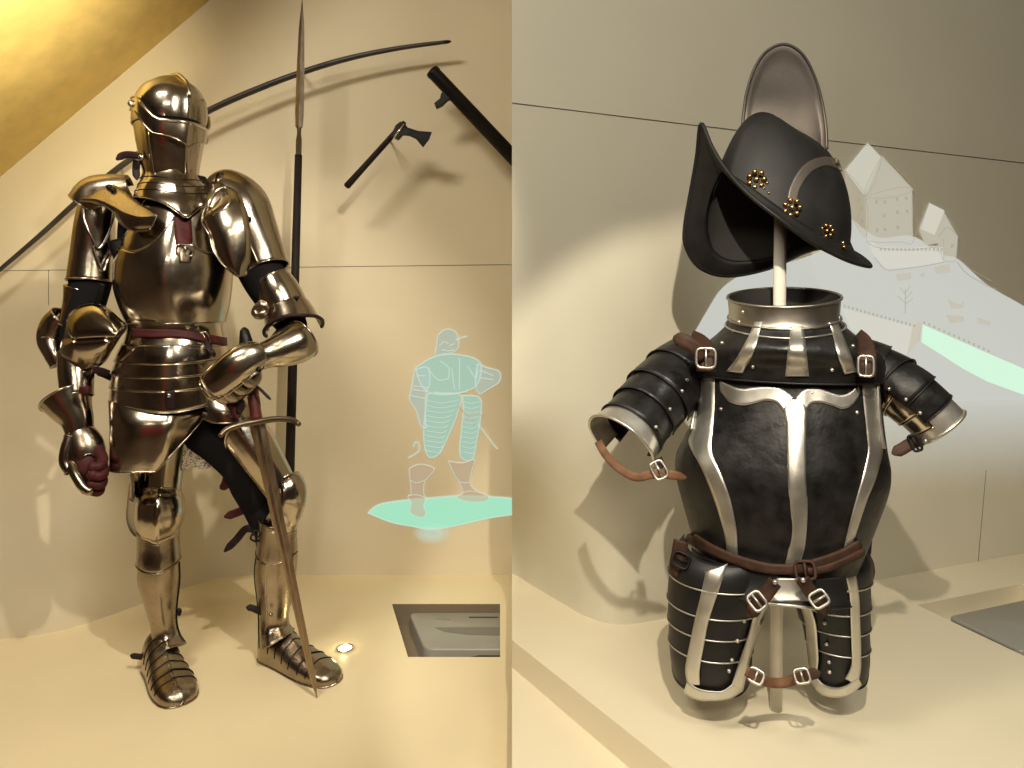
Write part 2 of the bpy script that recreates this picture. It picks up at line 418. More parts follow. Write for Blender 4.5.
# ------------------------------------------------------------------ things of the left bay
# longbow: a long shallow bow hung high on the wall
bow_px = [(-24, 290), (38, 237), (80, 199), (125, 163), (168, 135), (208, 111), (255, 90), (303, 72), (350, 58), (400, 48), (446, 42)]
P = smooth([W(x, y, 2.60) for x, y in bow_px], 60)
rad = [0.0045 + 0.0075 * math.sin(math.pi * min(1, max(0, 0.06 + 0.88 * i / 59))) ** 0.7 for i in range(60)]
bow = thing('longbow', 'long thin dark bow arching across the cream wall behind the armour', 'bow', P[30])
obj('stave', MB().tube(P, rad, 10), BOWWOOD, bow)
d = (P[-1] - P[-2]).normalized()
obj('nock', MB().tube([P[-1] - d * .022, P[-1], P[-1] + d * .012, P[-1] + d * .02], [.0062, .0075, .006, .002], 8), DKLEATHER, bow, label='dark horn nock at the tip')
obj('wall_peg', MB().tube([W(303, 74, 2.615), W(303, 74, 2.7085)], .004, 6), IRON, bow)
obj('wall_peg', MB().tube([W(120, 168, 2.615), W(120, 168, 2.7085)], .004, 6), IRON, bow)

# battle axe
YA = 2.50
ax = thing('battle_axe', 'small axe with dark wooden haft mounted slanting on the cream wall', 'axe', W(385, 155, YA))
h0, h1 = W(347, 186, YA), W(402, 125, YA)
obj('haft', MB().tube([h0 - (h1 - h0) * .02, h0, h0.lerp(h1, .3), h0.lerp(h1, .8), h1, h1 + (h1 - h0) * .05], [.010, .0155, .0135, .0125, .0125, .009], 12, squash=.8), BLACKWOOD, ax)
head = [(391, 137), (396, 126), (401, 122), (405, 124), (408, 128), (418, 131), (432, 132), (429, 140), (423, 147.5), (416, 139), (409, 135.5), (403, 135), (398, 140)]
mb = MB(); n = len(head)
yth = [.012 if x < 407 else lerp(.011, .0015, min(1, (x - 407) / 20)) for x, y in head]
cen = W(407, 133, YA)
fr = [W(x, y, YA) + Vector((0, -t, 0)) for (x, y), t in zip(head, yth)]; bk = [p + Vector((0, 2 * t, 0)) for p, t in zip(fr, yth)]
mb.v = fr + bk; mb.f = [tuple(range(n)), tuple(reversed(range(n, 2 * n)))] + [(i, n + i, n + (i + 1) % n, (i + 1) % n) for i in range(n)]
obj('axe_head', mb, IRON, ax, flat=True, recalc=True, bevel=.0015, label='black iron head with a flared blade')
obj('langet', MB().tube([W(393, 139, YA - .012), W(404, 124, YA - .014)], .004, 6), CHROME, ax)
obj('wall_peg', MB().tube([W(390, 141, YA + .012), W(390, 141, 2.7085)], .005, 6), IRON, ax)

# hook gun: black stock with a hook under it
YG = 2.52
g = thing('hook_gun', 'black hooked gun barrel hung diagonally at the upper right of the cream wall', 'gun', W(460, 100, YG))
a, b = W(432, 71, YG), W(540, 186, YG)
obj('barrel', MB().tube([a, a.lerp(b, .02), a.lerp(b, .03), b], [.026, .027, .0255, .027], 16), IRON, g)
obj('muzzle_bore', MB().tube([a + (a - b).normalized() * .001, a + (b - a).normalized() * .01], .014, 14), SLOT, g)
hk = [(447, 88), (441, 93), (440, 98), (434, 103), (436, 108), (442, 105), (447, 100), (452, 98), (456, 95)]
obj('recoil_hook', MB().prism([W(x, y, YG - .012) for x, y in hk], (0, .024, 0)), IRON, g, flat=True, recalc=True, bevel=.002)
obj('wall_peg', MB().tube([W(470, 112, YG + .02), W(470, 112, 2.7085)], .006, 6), IRON, g)

# spear standing behind the armour
sp0 = W(286, 602, 2.45); sp0.z = ZL; sp1 = W(298.5, 155, 2.45); sp2 = W(301.5, 30, 2.45)
sp = thing('spear', 'tall dark spear with a slim brown steel head standing behind the armour', 'spear', sp0)
obj('shaft', MB().tube([sp0, sp0.lerp(sp1, .5), sp1], [.0175, .0165, .013], 12), BLACKWOOD, sp)
up = (sp2 - sp1).normalized(); rt = Vector((1, 0, 0)); bd = []
for t, w, th in ((0, .0105, .0105), (.07, .0105, .0105), (.10, .007, .007), (.125, .008, .006), (.135, .0135, .006), (.20, .0155, .006), (.40, .0140, .005), (.60, .010, .004), (.74, .001, .001)):
    c = sp1 + up * (t * .75); bd.append([c - rt * w, c - Vector((0, th, 0)), c + rt * w, c + Vector((0, th, 0))])
obj('spearhead', MB().grid(bd, wrap=True, flip=False), SPEARHEAD, sp, recalc=True, flat=True)

# recessed floor spotlight
c = FL(345, 649)
sl_ = thing('floor_spotlight', 'small lit round spotlight set in the plinth beside the far foot', 'light', c)
obj('trim_ring', MB().tube([c + Vector((.024 * math.cos(k * math.pi / 12), .024 * math.sin(k * math.pi / 12), .002)) for k in range(24)], .004, 8, closed=True), CHROME, sl_)
mb = MB(); mb.cap([c + Vector((.021 * math.cos(k * math.pi / 10), .021 * math.sin(k * math.pi / 10), .0022)) for k in range(20)])
obj('lens', mb, LAMPGLOW, sl_)

# projector lying in the left recess
def rounded_slab(P0, ex, ey, w, d, h, r, n=6, top_in=0.006):
    """box with rounded vertical corners and an eased top edge"""
    def ring(z, ins):
        out = []
        for cx, cy, a0 in ((w - r, d - r, 0), (r, d - r, 90), (r, r, 180), (w - r, r, 270)):
            for k in range(n + 1):
                a = R(a0 + 90 * k / n); out.append(P0 + ex * (cx + (r - ins) * math.cos(a)) + ey * (cy + (r - ins) * math.sin(a)) + Vector((0, 0, z)))
        return out
    rows = [ring(h, top_in), ring(h - top_in * .3, top_in * .3), ring(h - top_in, 0), ring(0, 0)]
    mb = MB().grid(rows, wrap=True); mb.cap(rows[0]); return mb
def FLz(px, py, z): return W(px, py, (CAMZ - z) * F / (py - HY))
zt = ZL - 0.012
p00 = FLz(424, 648, zt); p10 = FLz(560, 648, zt); p01 = FLz(409, 613, zt)
ex = (p10 - p00).normalized(); ey = (p01 - p00).normalized()
w_, d_ = .46, (p01 - p00).length + .012
zb = ZL - 0.075
base = Vector((p00.x, p00.y, zb)) - ey * .006
pj = thing('floor_projector', 'flat grey projector lying in the recess of the plinth by the armour', 'projector', base + ex * .2)
mb = rounded_slab(base, ex, ey, w_, d_, zt - zb, .028)
mb.f = [tuple(f) for f in mb.f]
obj('case', mb, PLASTIC, pj, recalc=True)
top = lambda u, v, lift=.0015: Vector((base.x, base.y, zt)) + ex * u + ey * v + Vector((0, 0, lift))
def flat_blob(pts, lift=.0012): return MB().prism([top(u, v, lift) for u, v in pts], (0, 0, -.003))
obj('lens_hollow', flat_blob([(.065, d_ * .55), (.09, d_ * .44), (.16, d_ * .36), (.25, d_ * .34), (.34, d_ * .38), (.36, d_ * .55), (.2, d_ * .56)]), mat('device_hollow', (.17, .155, .13), .4), pj, recalc=True, flat=True)
obj('button', flat_blob([(.08, d_ * .82), (.13, d_ * .80), (.13, d_ * .77), (.08, d_ * .79)]), mat('device_button', (.2, .19, .16), .4), pj, recalc=True, flat=True)
obj('button', flat_blob([(.20, d_ * .86), (.30, d_ * .86), (.30, d_ * .83), (.20, d_ * .83)]), PLASTIC_D, pj, recalc=True, flat=True)
slot = [base + ex * u + Vector((0, 0, zz)) - ey * .001 for u, zz in ((.13, .035), (.17, .043), (.40, .043), (.40, .026), (.17, .028))]
obj('vent_slot', MB().prism(slot, ey * .004), PLASTIC_D, pj, recalc=True, flat=True)

# projected soldier on the wall
def flatlight(name, polys, m, parent, fn, off):
    mb = MB()
    for pl in polys: mb.cap([fn(x, y, off) for x, y in pl])
    return obj(name, mb, m, parent, flat=True)
def on_left_wall(px, py, off=0.0): return W(px, py, 2.71 - off)
def stroke_poly(pts, w):
    P = smooth([(*p, 0) for p in pts], max(6, len(pts) * 4)); l, r = [], []
    for i, p in enumerate(P):
        t = (P[min(len(P) - 1, i + 1)] - P[max(0, i - 1)]).normalized(); n = Vector((t.y, -t.x, 0)) * w
        l.append((p + n)[:2]); r.append((p - n)[:2])
    return [[l[i], l[i + 1], r[i + 1], r[i]] for i in range(len(P) - 1)]
def outl(poly, w=.7): return stroke_poly(list(poly) + [poly[0]], w)
def spl(poly, n=48):
    q = [(*p, 0) for p in poly] ; q = q + [q[0]]
    return [tuple(p[:2]) for p in smooth(q, n)][:-1]
L_AQUA = mat_light('projected_aqua', (0.42, 0.72, 0.62), 0.92, 0.58)
L_POOL = mat_light('projected_mint_ground', (0.40, 0.84, 0.60), 1.0, 0.82)
L_PALE = mat_light('projected_pale_line', (0.66, 0.78, 0.66), 1.0, 0.52)
L_PINK = mat_light('projected_brown_boot', (0.56, 0.44, 0.30), 1.0, 0.62)
L_GREY = mat_light('projected_grey_blue', (0.50, 0.62, 0.56), 0.95, 0.50)
L_DIM = mat_light('projected_dim_line', (0.40, 0.42, 0.34), 0.9, 0.5)
L_HALO = mat_light('projected_soft_halo', (0.70, 0.86, 0.72), 0.9, 0.10)
so = thing('projected_soldier', 'glowing pale green projected image of an armoured soldier on the cream wall', 'projection', on_left_wall(435, 515))
pool = [(368, 513), (378, 505), (398, 501), (430, 498), (460, 496), (495, 497), (520, 500), (535, 507), (515, 514), (490, 518), (455, 526), (430, 529), (410, 526), (390, 522)]
flatlight('ground', [spl(pool, 60)], L_POOL, so, on_left_wall, .002)
flatlight('ground_rim', outl(spl(pool, 60), .9), L_PALE, so, on_left_wall, .003)
for k in range(9):
    r_ = 13 - 1.35 * k
    flatlight('lamp_halo', [[(432 + r_ * 1.5 * math.cos(a * math.pi / 12), 533 + r_ * .85 * math.sin(a * math.pi / 12)) for a in range(24)]], L_HALO, so, on_left_wall, .0011 + .0001 * k)
HX = lambda x: 340 + x * 153 / 768.0
HYY = lambda y: 310 + y * 153 / 768.0
def hp(l): return [(HX(x), HYY(y)) for x, y in l]
torso = hp([(380, 290), (450, 245), (520, 225), (600, 225), (690, 250), (710, 300), (690, 370), (640, 405), (520, 425), (440, 410), (400, 360)])
flatlight('breastplate', [spl(torso)], L_AQUA, so, on_left_wall, .002)
legl = hp([(440, 420), (600, 425), (590, 520), (545, 630), (500, 720), (450, 740), (425, 690), (420, 600), (430, 500)])
legr = hp([(615, 430), (700, 440), (708, 520), (690, 640), (670, 740), (630, 755), (602, 720), (610, 600), (620, 500)])
flatlight('leg_armour', [spl(legl)], L_AQUA, so, on_left_wall, .002)
flatlight('leg_armour', [spl(legr)], L_AQUA, so, on_left_wall, .002)
arml = hp([(375, 300), (440, 290), (450, 370), (430, 430), (430, 560), (435, 590), (405, 580), (385, 510), (350, 450), (360, 390)])
armr = hp([(690, 270), (740, 290), (800, 310), (800, 360), (740, 400), (700, 420), (680, 370)])
flatlight('arm_armour', [spl(arml)], L_GREY, so, on_left_wall, .003)
flatlight('arm_armour', [spl(armr)], L_GREY, so, on_left_wall, .003)
headp = hp([(490, 130), (525, 98), (575, 105), (595, 150), (590, 195), (560, 215), (520, 220), (480, 225), (485, 180)])
flatlight('head', [spl(headp)], L_GREY, so, on_left_wall, .003)
flatlight('helmet_peak', stroke_poly(hp([(580, 150), (610, 140), (640, 132)]), 1.0), L_PALE, so, on_left_wall, .004)
flatlight('outline', outl(torso, .7) + outl(spl(legl), .7) + outl(spl(legr), .7) + outl(spl(arml), .7) + outl(spl(armr), .7) + outl(spl(headp), .6), L_PALE, so, on_left_wall, .005)
ln = []
for k in range(11):
    y = 455 + k * 25; ln += stroke_poly(hp([(438 - k, y), (510, y + 12), (590 - k * 9, y - 2)]), .38)
    ln += stroke_poly(hp([(622 - k, y + 5), (660, y + 14), (704 - k * 3, y + 4)]), .35)
flatlight('lame_lines', ln, L_PALE, so, on_left_wall, .006)
fl = []
for pts in ([(440, 290), (490, 350), (545, 345)], [(545, 350), (545, 290), (500, 255)], [(560, 290), (575, 400)], [(640, 280), (680, 340), (690, 300)], [(470, 410), (540, 425), (640, 410)], [(500, 180), (520, 160), (545, 170)], [(548, 180), (575, 168)], [(510, 200), (545, 205), (575, 200)], [(380, 330), (430, 330)], [(370, 380), (440, 390)], [(355, 430), (430, 445)], [(365, 400), (440, 410)], [(600, 240), (600, 400)], [(700, 300), (770, 330)], [(700, 340), (770, 350)]):
    fl += stroke_poly(hp(pts), .6)
flatlight('armour_lines', fl, L_PALE, so, on_left_wall, .006)
flatlight('sword_hilt', stroke_poly(hp([(590, 480), (650, 540), (690, 560)]), 1.1) + stroke_poly(hp([(630, 560), (660, 520), (725, 530)]), .7), L_PINK, so, on_left_wall, .006)
flatlight('sword_blade', stroke_poly(hp([(690, 570), (735, 630), (790, 700)]), .9), L_PALE, so, on_left_wall, .006)
GX = lambda x: 360 + x * 133 / 730.0
GYY = lambda y: 420 + y * 140 / 768.0
def gp(l): return [(GX(x), GYY(y)) for x, y in l]
bl = gp([(270, 265), (330, 242), (405, 265), (380, 310), (355, 340), (350, 400), (360, 430), (350, 470), (362, 510), (345, 535), (300, 525), (275, 500), (280, 450), (262, 420), (280, 400), (275, 330)])
br = gp([(485, 225), (560, 235), (628, 220), (610, 290), (605, 350), (640, 390), (705, 420), (690, 445), (620, 450), (560, 440), (530, 420), (565, 400), (545, 340), (515, 295)])
for b in (bl, br):
    flatlight('boot', [spl(b)], L_PINK, so, on_left_wall, .006)
flatlight('boot_lines', outl(spl(bl), .5) + outl(spl(br), .5) + stroke_poly(gp([(275, 330), (310, 345), (355, 330)]), .4) + stroke_poly(gp([(262, 415), (310, 410), (360, 425)]), .5) + stroke_poly(gp([(545, 340), (580, 345), (605, 340)]), .5) + stroke_poly(gp([(560, 400), (600, 390), (640, 395)]), .5), L_PALE, so, on_left_wall, .008)
flatlight('knee_bow', stroke_poly(gp([(262, 210), (300, 190), (325, 165), (320, 130), (300, 125), (295, 150)]), .9), L_PALE, so, on_left_wall, .004)
# ------------------------------------------------------------------ the full suit of armour
YB = 2.05
suit = thing('suit_of_armor', 'full polished steel knightly armour with closed helmet standing on the plinth', 'armour', Vector((W(215, 400, YB).x, YB, ZL)))
# arming clothes fill the gaps between the plates
tor = Surf([(184, 176, YB+.01, 22, .7), (182, 196, YB+.02, 40, .42), (180, 214, YB+.01, 58, .50), (177, 245, YB, 59, .62), (176, 285, YB, 57, .62), (176, 322, YB, 47, .66), (176, 350, YB, 50, .60), (178, 395, YB + .03, 53, .42), (180, 425, YB + .03, 50, .42)], 'up', yaw=8)
doublet = obj('arming_doublet', plate(tor, -180, 180, 0, 8, 40, 40), CLOTH, suit)
# breastplate
def prof_b(a, k):
    keel = 1 + 0.10 * math.exp(-((a - 2) / 16) ** 2) * sstep(k / 2.5)
    return 1, keel
bre = Surf([(183, 190, YB, 30, .84), (181, 210, YB, 43, .86), (178, 236, YB, 54, .86), (176, 262, YB, 59, .92), (175, 285, YB, 59, .94), (176, 305, YB, 55, .90), (177, 322, YB, 49.5, .84)], 'up', prof=prof_b, yaw=10)
edge = lambda a: 0.0 + 2.2 * sstep((abs(a) - 38) / 48)
bmb = plate(bre, -88, 88, edge, 6, 60, 40, rims='tb', rr=.003)
breast = obj('breastplate', bmb, STEEL, suit, solid=.002)
bb = bmb.bvh()
# plackart over its lower half, with a cusped upper edge
pk = lambda a: 2.9 - 1.55 * math.exp(-abs(a - 4) / 17) - .35 * math.exp(-((abs(a - 4) - 62) / 18) ** 2)
pmb = plate(bre, -84, 84, pk, 6.05, 64, 30, off=.004, off1=.005, rims='tb', rr=.0022)
plk = obj('plackart', pmb, STEEL, suit, solid=.002)
pb = pmb.bvh(); ub = MB().join(bmb).join(pmb).bvh()
# red strap and buckle at the breast
obj('breast_strap', strip_on(ub, [(174.5, 218), (175, 232), (176, 245)], [(190.5, 218), (191.5, 232), (192, 245)], n=14, off=.007), MAROON, suit, solid=.002)
h = hit(pb, 184, 251); u, v = bframe(184, 251, -4)
bk_ = obj('breast_buckle', buckle(h[0] + h[1] * .010, u, v, .022, .016, .0026), EDGE, suit)
obj('buckle_plate', strip_on(pb, [(178, 252), (179, 262)], [(191, 252), (190, 262)], n=8, off=.007), STEEL2, suit, solid=.002)
# waist plate with the sword belt
wst = Surf([(176, 318, YB, 49, .92), (176, 327, YB, 47, .90), (176, 337, YB, 48.5, .92), (176, 346, YB, 52, .93)], 'up', yaw=8)
obj('waist_plate', plate(wst, -180, 180, 0, 3, 60, 10, off=.005, rims='b'), STEEL, suit, solid=.002)
wb = plate(wst, -100, 100, 0, 3, 60, 10, off=.008).bvh()
belt = obj('sword_belt', strip_on(wb, [(133, 328), (150, 329), (180, 330), (205, 334), (226, 338)], [(133, 337), (150, 337.5), (180, 338), (205, 342), (226, 346)], n=30, off=.004), MAROON, suit, solid=.003)
obj('belt_ring', buckle(hit(wb, 206, 338)[0] + Vector((0, -.008, 0)), *bframe(206, 338, 20), .010, .017, .0028), STEEL2, belt)
obj('belt_hanger', ribbon([hit(wb, 207, 342)[0] + Vector((0, -.010, 0)), W(211, 350, YB - .165), W(215, 357, YB - .16)], .006), DKLEATHER, belt, solid=.002)
# fauld of overlapping hoops
fau = Surf([(176, 342, YB, 51, .92), (175, 354, YB, 55, .92), (174, 368, YB, 58, .90), (174, 382, YB, 60.5, .87), (174.5, 396, YB, 62, .84), (175, 408, YB, 63, .82)], 'up', yaw=8, prof=lambda a, k: (1, 1 + .05 * math.exp(-((a - 2) / 14) ** 2)))
ks = [0, 1.1, 2.0, 2.9, 3.9]
fparent = None
for i in range(4):
    drop = (lambda i: (lambda a: ks[i + 1] + .22 + (.55 if i == 3 else .12) * math.exp(-((a - 2) / 40) ** 2)))(i)
    mb = plate(fau, -100, 100, ks[i], drop, 60, 8, off=.006 - .001 * i, off1=.008 - .001 * i, rims='b', rr=.002)
    o = obj('fauld' if i == 0 else 'fauld_lame', mb, STEEL, fparent or suit, solid=.0018)
    fparent = fparent or o
fb = plate(fau, -100, 100, 0, 5, 60, 20, off=.009).bvh()
tst = obj('tasset_strap', strip_on(fb, [(165, 391), (165, 400), (166, 409)], [(175, 391), (175, 400), (175, 409)], n=8, off=.003), DKLEATHER, suit, solid=.002)
obj('strap_rivet', MB().ball(hit(fb, 170, 395)[0] + Vector((0, -.006, 0)), .007), EDGE, tst)
# side strap of the fauld
obj('side_strap', ribbon([W(98, 372, YB - .03), W(106, 375, YB - .06), W(114, 379, YB - .07), W(118, 382, YB - .06)], .010, tip=False), DKLEATHER, suit, solid=.003)
# tassets
tas = Surf([(160, 396, YB - .015, 51, .80), (159, 418, YB - .055, 49, .82), (153, 445, YB - .07, 43, .84), (147, 466, YB - .07, 38, .85)], 'up', yaw=-6, prof=lambda a, k: (1, 1 + .12 * math.exp(-((a - 8) / 14) ** 2)))
def tas_b(a):
    return 2.9 - 2.3 * (max(0, a - 6) / 72) ** 0.85 + .06 * math.exp(-((a - 6) / 12) ** 2)
obj('tasset', plate(tas, -84, 88, 0, tas_b, 60, 30, rims='b', rr=.0026), STEEL, suit, solid=.002)
ta2 = Surf([(222, 396, YB - .02, 25, .8), (226, 408, YB - .03, 28, .8), (231, 419, YB - .03, 30, .8)], 'up', yaw=14)
obj('tasset', plate(ta2, -86, 86, 0, lambda a: 2 - .55 * sstep((-a - 10) / 60), 40, 12, rims='blr', rr=.0024), STEEL, suit, solid=.002)
# mail skirt and the dark hose
ml = Surf([(190, 418, YB + .03, 42, .66), (190, 440, YB + .03, 42, .62), (200, 466, YB + .03, 34, .58)], 'up')
obj('mail_skirt', plate(ml, -180, 180, 0, lambda a: 1.9 + .1 * math.sin(R(a * 9)) - .3 * sstep(a / 90), 72, 12), MAIL, suit, solid=.003)
cro = Surf([(205, 408, YB + .02, 38, .42), (213, 425, YB + .01, 35, .50), (227, 445, YB, 26, .75), (243, 466, YB, 22, .9), (253, 486, YB + .01, 22, .95), (260, 508, YB + .03, 17, .95), (265, 528, YB + .02, 13, .95)], 'limb')
obj('hose', plate(cro, -180, 180, 0, 6, 36, 34), CLOTH, suit)

# --------------------------------- legs
def leg(names):
    pass
Y1, Y2 = 2.02, 2.06
# near leg (the viewer's side), straight under the big tasset
c1 = Surf([(167, 425, Y1, 24, .95), (166, 450, Y1, 21.5, .97), (164, 475, Y1, 19.5, 1), (162, 496, Y1, 19, 1)], 'limb', yaw=12, prof=lambda a, k: (1, 1 + .10 * math.exp(-((a - 12) / 16) ** 2)))
obj('hose', plate(Surf([(163, 430, Y1 + .01, 23, .9), (161, 470, Y1 + .012, 20, .95), (158, 520, Y1 + .014, 18, .95), (158, 560, Y1 + .012, 17, .95)], 'limb'), -180, 180, 0, 3, 28, 16), CLOTH, suit)
cu = obj('cuisse', plate(c1, -75, 100, 0, 3, 44, 20, rims='b'), STEEL, suit, solid=.002)
obj('cuisse_side_plate', plate(Surf([(150, 462, Y1 - .01, 23, .9), (152, 480, Y1 - .01, 22, .9), (150, 498, Y1 - .01, 20, .9)], 'limb'), -120, -52, 0, 2, 20, 10, rims='tbr'), STEEL2, cu, solid=.002)
p1 = Surf([(162, 490, Y1 - .005, 19.5, 1.0), (161, 497, Y1 - .012, 23, 1.05), (160.5, 507, Y1 - .02, 25, 1.2), (160, 517, Y1 - .016, 25, 1.2), (159.5, 526, Y1 - .005, 22, 1.08), (159, 534, Y1, 20.5, 1)], 'limb', yaw=12, prof=lambda a, k: (1, 1 + .14 * math.exp(-((a - 10) / 14) ** 2)))
po = obj('poleyn', plate(p1, -92, 105, 0, 5, 48, 26, rims='tb'), STEEL, suit, solid=.002)
# fan wing on the outer side of the knee
wing = []
wo = [(128, 500), (131, 478), (136, 470), (146, 486), (150, 505), (147, 522), (141, 536), (133, 534), (127, 520)]
mb = MB()
cw = W(139, 505, Y1 - .055); ring0 = [W(x, y, Y1 + .045 - .003 * (x - 127)) for x, y in spl(wo, 40)]
mb.grid([ring0, [p.lerp(cw, .35) + Vector((0, -.006, 0)) for p in ring0], [p.lerp(cw, .75) + Vector((0, -.004, 0)) for p in ring0], [p.lerp(cw, .98) for p in ring0]], wrap=True)
mb.tube(ring0, .002, 6, closed=True)
obj('poleyn_wing', mb, STEEL2, po, solid=.002, recalc=True)
g1 = Surf([(158.5, 530, Y1, 20.5, 1.0), (158.5, 545, Y1, 20.5, 1.0), (159, 562, Y1, 21.5, 1.05), (159.5, 580, Y1 + .006, 21.5, 1.08), (161.5, 605, Y1 + .012, 16.5, 1.05), (164, 625, Y1 + .014, 13.5, 1.0), (166, 640, Y1 + .008, 15.5, 1.0), (168, 652, Y1 - .006, 20, 1.05)], 'limb', yaw=10, prof=lambda a, k: (1, 1 + .07 * math.exp(-((a - 12) / 14) ** 2)))
gr = obj('greave', plate(g1, -180, 180, 1.2, lambda a: 7.0 - .55 * (1 - math.cos(R(a - 8))) * .5, 56, 50, rims='b', rr=.003), STEEL2, suit, solid=.002)
obj('greave_top_plate', plate(g1, -95, 100, 0, lambda a: 2.0 + .12 * math.cos(R(a * 2)), 44, 14, off=.003, off1=.004, rims='bt'), STEEL2, gr, solid=.0018)
mb = MB().tube([g1.pt(78, 1.8 + .2 * i, .001) for i in range(26)], .0022, 6)
obj('greave_seam', mb, IRON, gr)
for px, py in ((139, 562), (179, 612)):
    obj('greave_hinge', MB().ball(W(px, py, Y1 - .01), .008, 8, (1, 1, 1.6)), IRON, gr)
# far leg, stepping outward to the viewer's right
c2 = Surf([(238, 424, Y2 - .04, 24, .95), (254, 446, Y2 - .04, 23, .97), (268, 468, Y2 - .035, 20.5, 1), (283, 492, Y2 - .03, 17, .9)], 'limb', yaw=18, prof=lambda a, k: (1, 1 + .10 * math.exp(-((a - 8) / 16) ** 2)))
cu2 = obj('cuisse', plate(c2, -92, 95, lambda a: .1 + .5 * sstep((-a) / 80), 3, 44, 20, rims='tbl'), STEEL, suit, solid=.002)
obj('hose', plate(Surf([(246, 440, Y2, 20, .9), (258, 470, Y2, 20, .9), (262, 500, Y2 + .015, 16, 1.0), (268, 530, Y2 + .01, 14, 1.0), (272, 560, Y2 + .01, 14, .95)], 'limb'), -180, 180, 0, 4, 28, 18), CLOTH, suit)
p2 = Surf([(286, 479, Y2 - .026, 14.5, .95), (289, 486, Y2 - .032, 17, 1.0), (290, 497, Y2 - .036, 17.5, 1.05), (287.5, 507, Y2 - .032, 17.5, 1.05), (283.5, 516, Y2 - .022, 17.5, 1.0), (281, 524, Y2 - .018, 18, 1)], 'limb', yaw=28, prof=lambda a, k: (1, 1 + .15 * math.exp(-((a - 10) / 16) ** 2)))
po2 = obj('poleyn', plate(p2, -95, 100, 0, 5, 48, 26, rims='tb'), STEEL, suit, solid=.002)
g2 = Surf([(279, 518, Y2 - .018, 19, 1.0), (278, 535, Y2 - .01, 19, 1.0), (277.5, 552, Y2, 20, 1.08), (276, 572, Y2 + .01, 20.5, 1.1), (275, 596, Y2 + .018, 17.5, 1.05), (274, 616, Y2 + .02, 15, 1.0), (275, 630, Y2 + .014, 16, 1.0), (279, 643, Y2 - .0, 20, 1.05)], 'limb', yaw=30, prof=lambda a, k: (1, 1 + .07 * math.exp(-((a - 6) / 14) ** 2)))
gr2 = obj('greave', plate(g2, -180, 180, 1.1, lambda a: 7.0 - .75 * (1 - math.cos(R(a - 5))) * .5, 56, 50, rims='b', rr=.003), STEEL2, suit, solid=.002)
obj('greave_top_plate', plate(g2, -95, 100, 0, lambda a: 1.95 + .10 * math.cos(R(a * 2)), 44, 14, off=.003, off1=.004, rims='bt'), STEEL2, gr2, solid=.0018)
obj('greave_seam', MB().tube([g2.pt(-62, 1.8 + .2 * i, .001) for i in range(25)], .0024, 6), IRON, gr2)
obj('greave_seam', MB().tube([g2.pt(8, 1.8 + .2 * i, .001) for i in range(18)], .0014, 6), STEEL, gr2)
# hanging straps of the far leg
ys = Y2 - .01
for pts, w, m in (([(236, 462), (228, 474), (224, 485), (220, 489)], .010, MAROON), ([(240, 474), (232, 481), (226, 486), (221, 488.5)], .010, MAROON),
                  ([(265, 500), (250, 507), (236, 513), (224, 517)], .012, MAROON), ([(258, 530), (246, 529), (236, 540), (224, 552)], .011, DKLEATHER),
                  ([(268, 614), (259, 611), (252, 608), (246, 607)], .009, DKLEATHER)):
    obj('leg_strap', ribbon([W(x, y, ys - .002 * i) for i, (x, y) in enumerate(pts)], w, n=18), m, suit, solid=.003)
u, v = bframe(256, 534, 60)
obj('strap_buckle', buckle(W(256, 536, ys - .03), u, v, .014, .012, .0028), IRON, suit)
obj('strap_rivet', MB().ball(W(271, 615, Y2 - .05), .0065), STEEL2, suit)
# near leg small straps at the ankle
for pts in ([(149, 658), (142, 657), (134, 656), (130, 655)], [(150, 668), (146, 673), (143, 669)]):
    obj('leg_strap', ribbon([W(x, y, Y1 - .01) for x, y in pts], .008, n=12), DKLEATHER, suit, solid=.003)

# --------------------------------- sabatons: plate shoes, swept from ankle to toe
def sabaton(heel, toe, w0, h0, bulge, name_seed, flip=1):
    """heel and toe are floor points"""
    ax_ = (toe - heel); L = ax_.length; f = ax_.normalized(); side = Vector((f.y, -f.x, 0)) * flip
    up = Vector((0, 0, 1)); rows = []; N = 48
    prof = [(0.0, .016, .080), (.03, .030, .098), (.10, .040, .110), (.26, .042, .098), (.42, .046, .076), (.58, .051, .058), (.72, .052, .047), (.86, .047, .039), (.94, .037, .031), (.98, .024, .022), (1.0, .006, .010)]
    for j in range(N + 1):
        t = j / N; k = 0
        q = cr(prof, next((i + (t - prof[i][0]) / (prof[i + 1][0] - prof[i][0]) for i in range(len(prof) - 1) if t <= prof[i + 1][0]), len(prof) - 1))
        wd, ht = q[1] * w0, q[2] * h0
        # overlapping lames step slightly
        ph = (t * 9) % 1.0
        st = .0022 * (1 - ph) if .22 < t < .80 else 0
        row = []
        for i in range(33):
            a = math.pi * i / 32; cx, sx = math.cos(a), math.sin(a)
            x = -cx * wd * (1.0 + .10 * sx); z = (max(0, sx) ** .62) * ht
            ridge = 1 + .08 * math.exp(-((i - 16) / 2.5) ** 2)
            row.append(heel + f * (t * L) + side * (x + bulge * math.sin(t * math.pi) * .02) + up * (z * ridge + st * sx + .002))
        rows.append(row)
    return rows, f, side, L
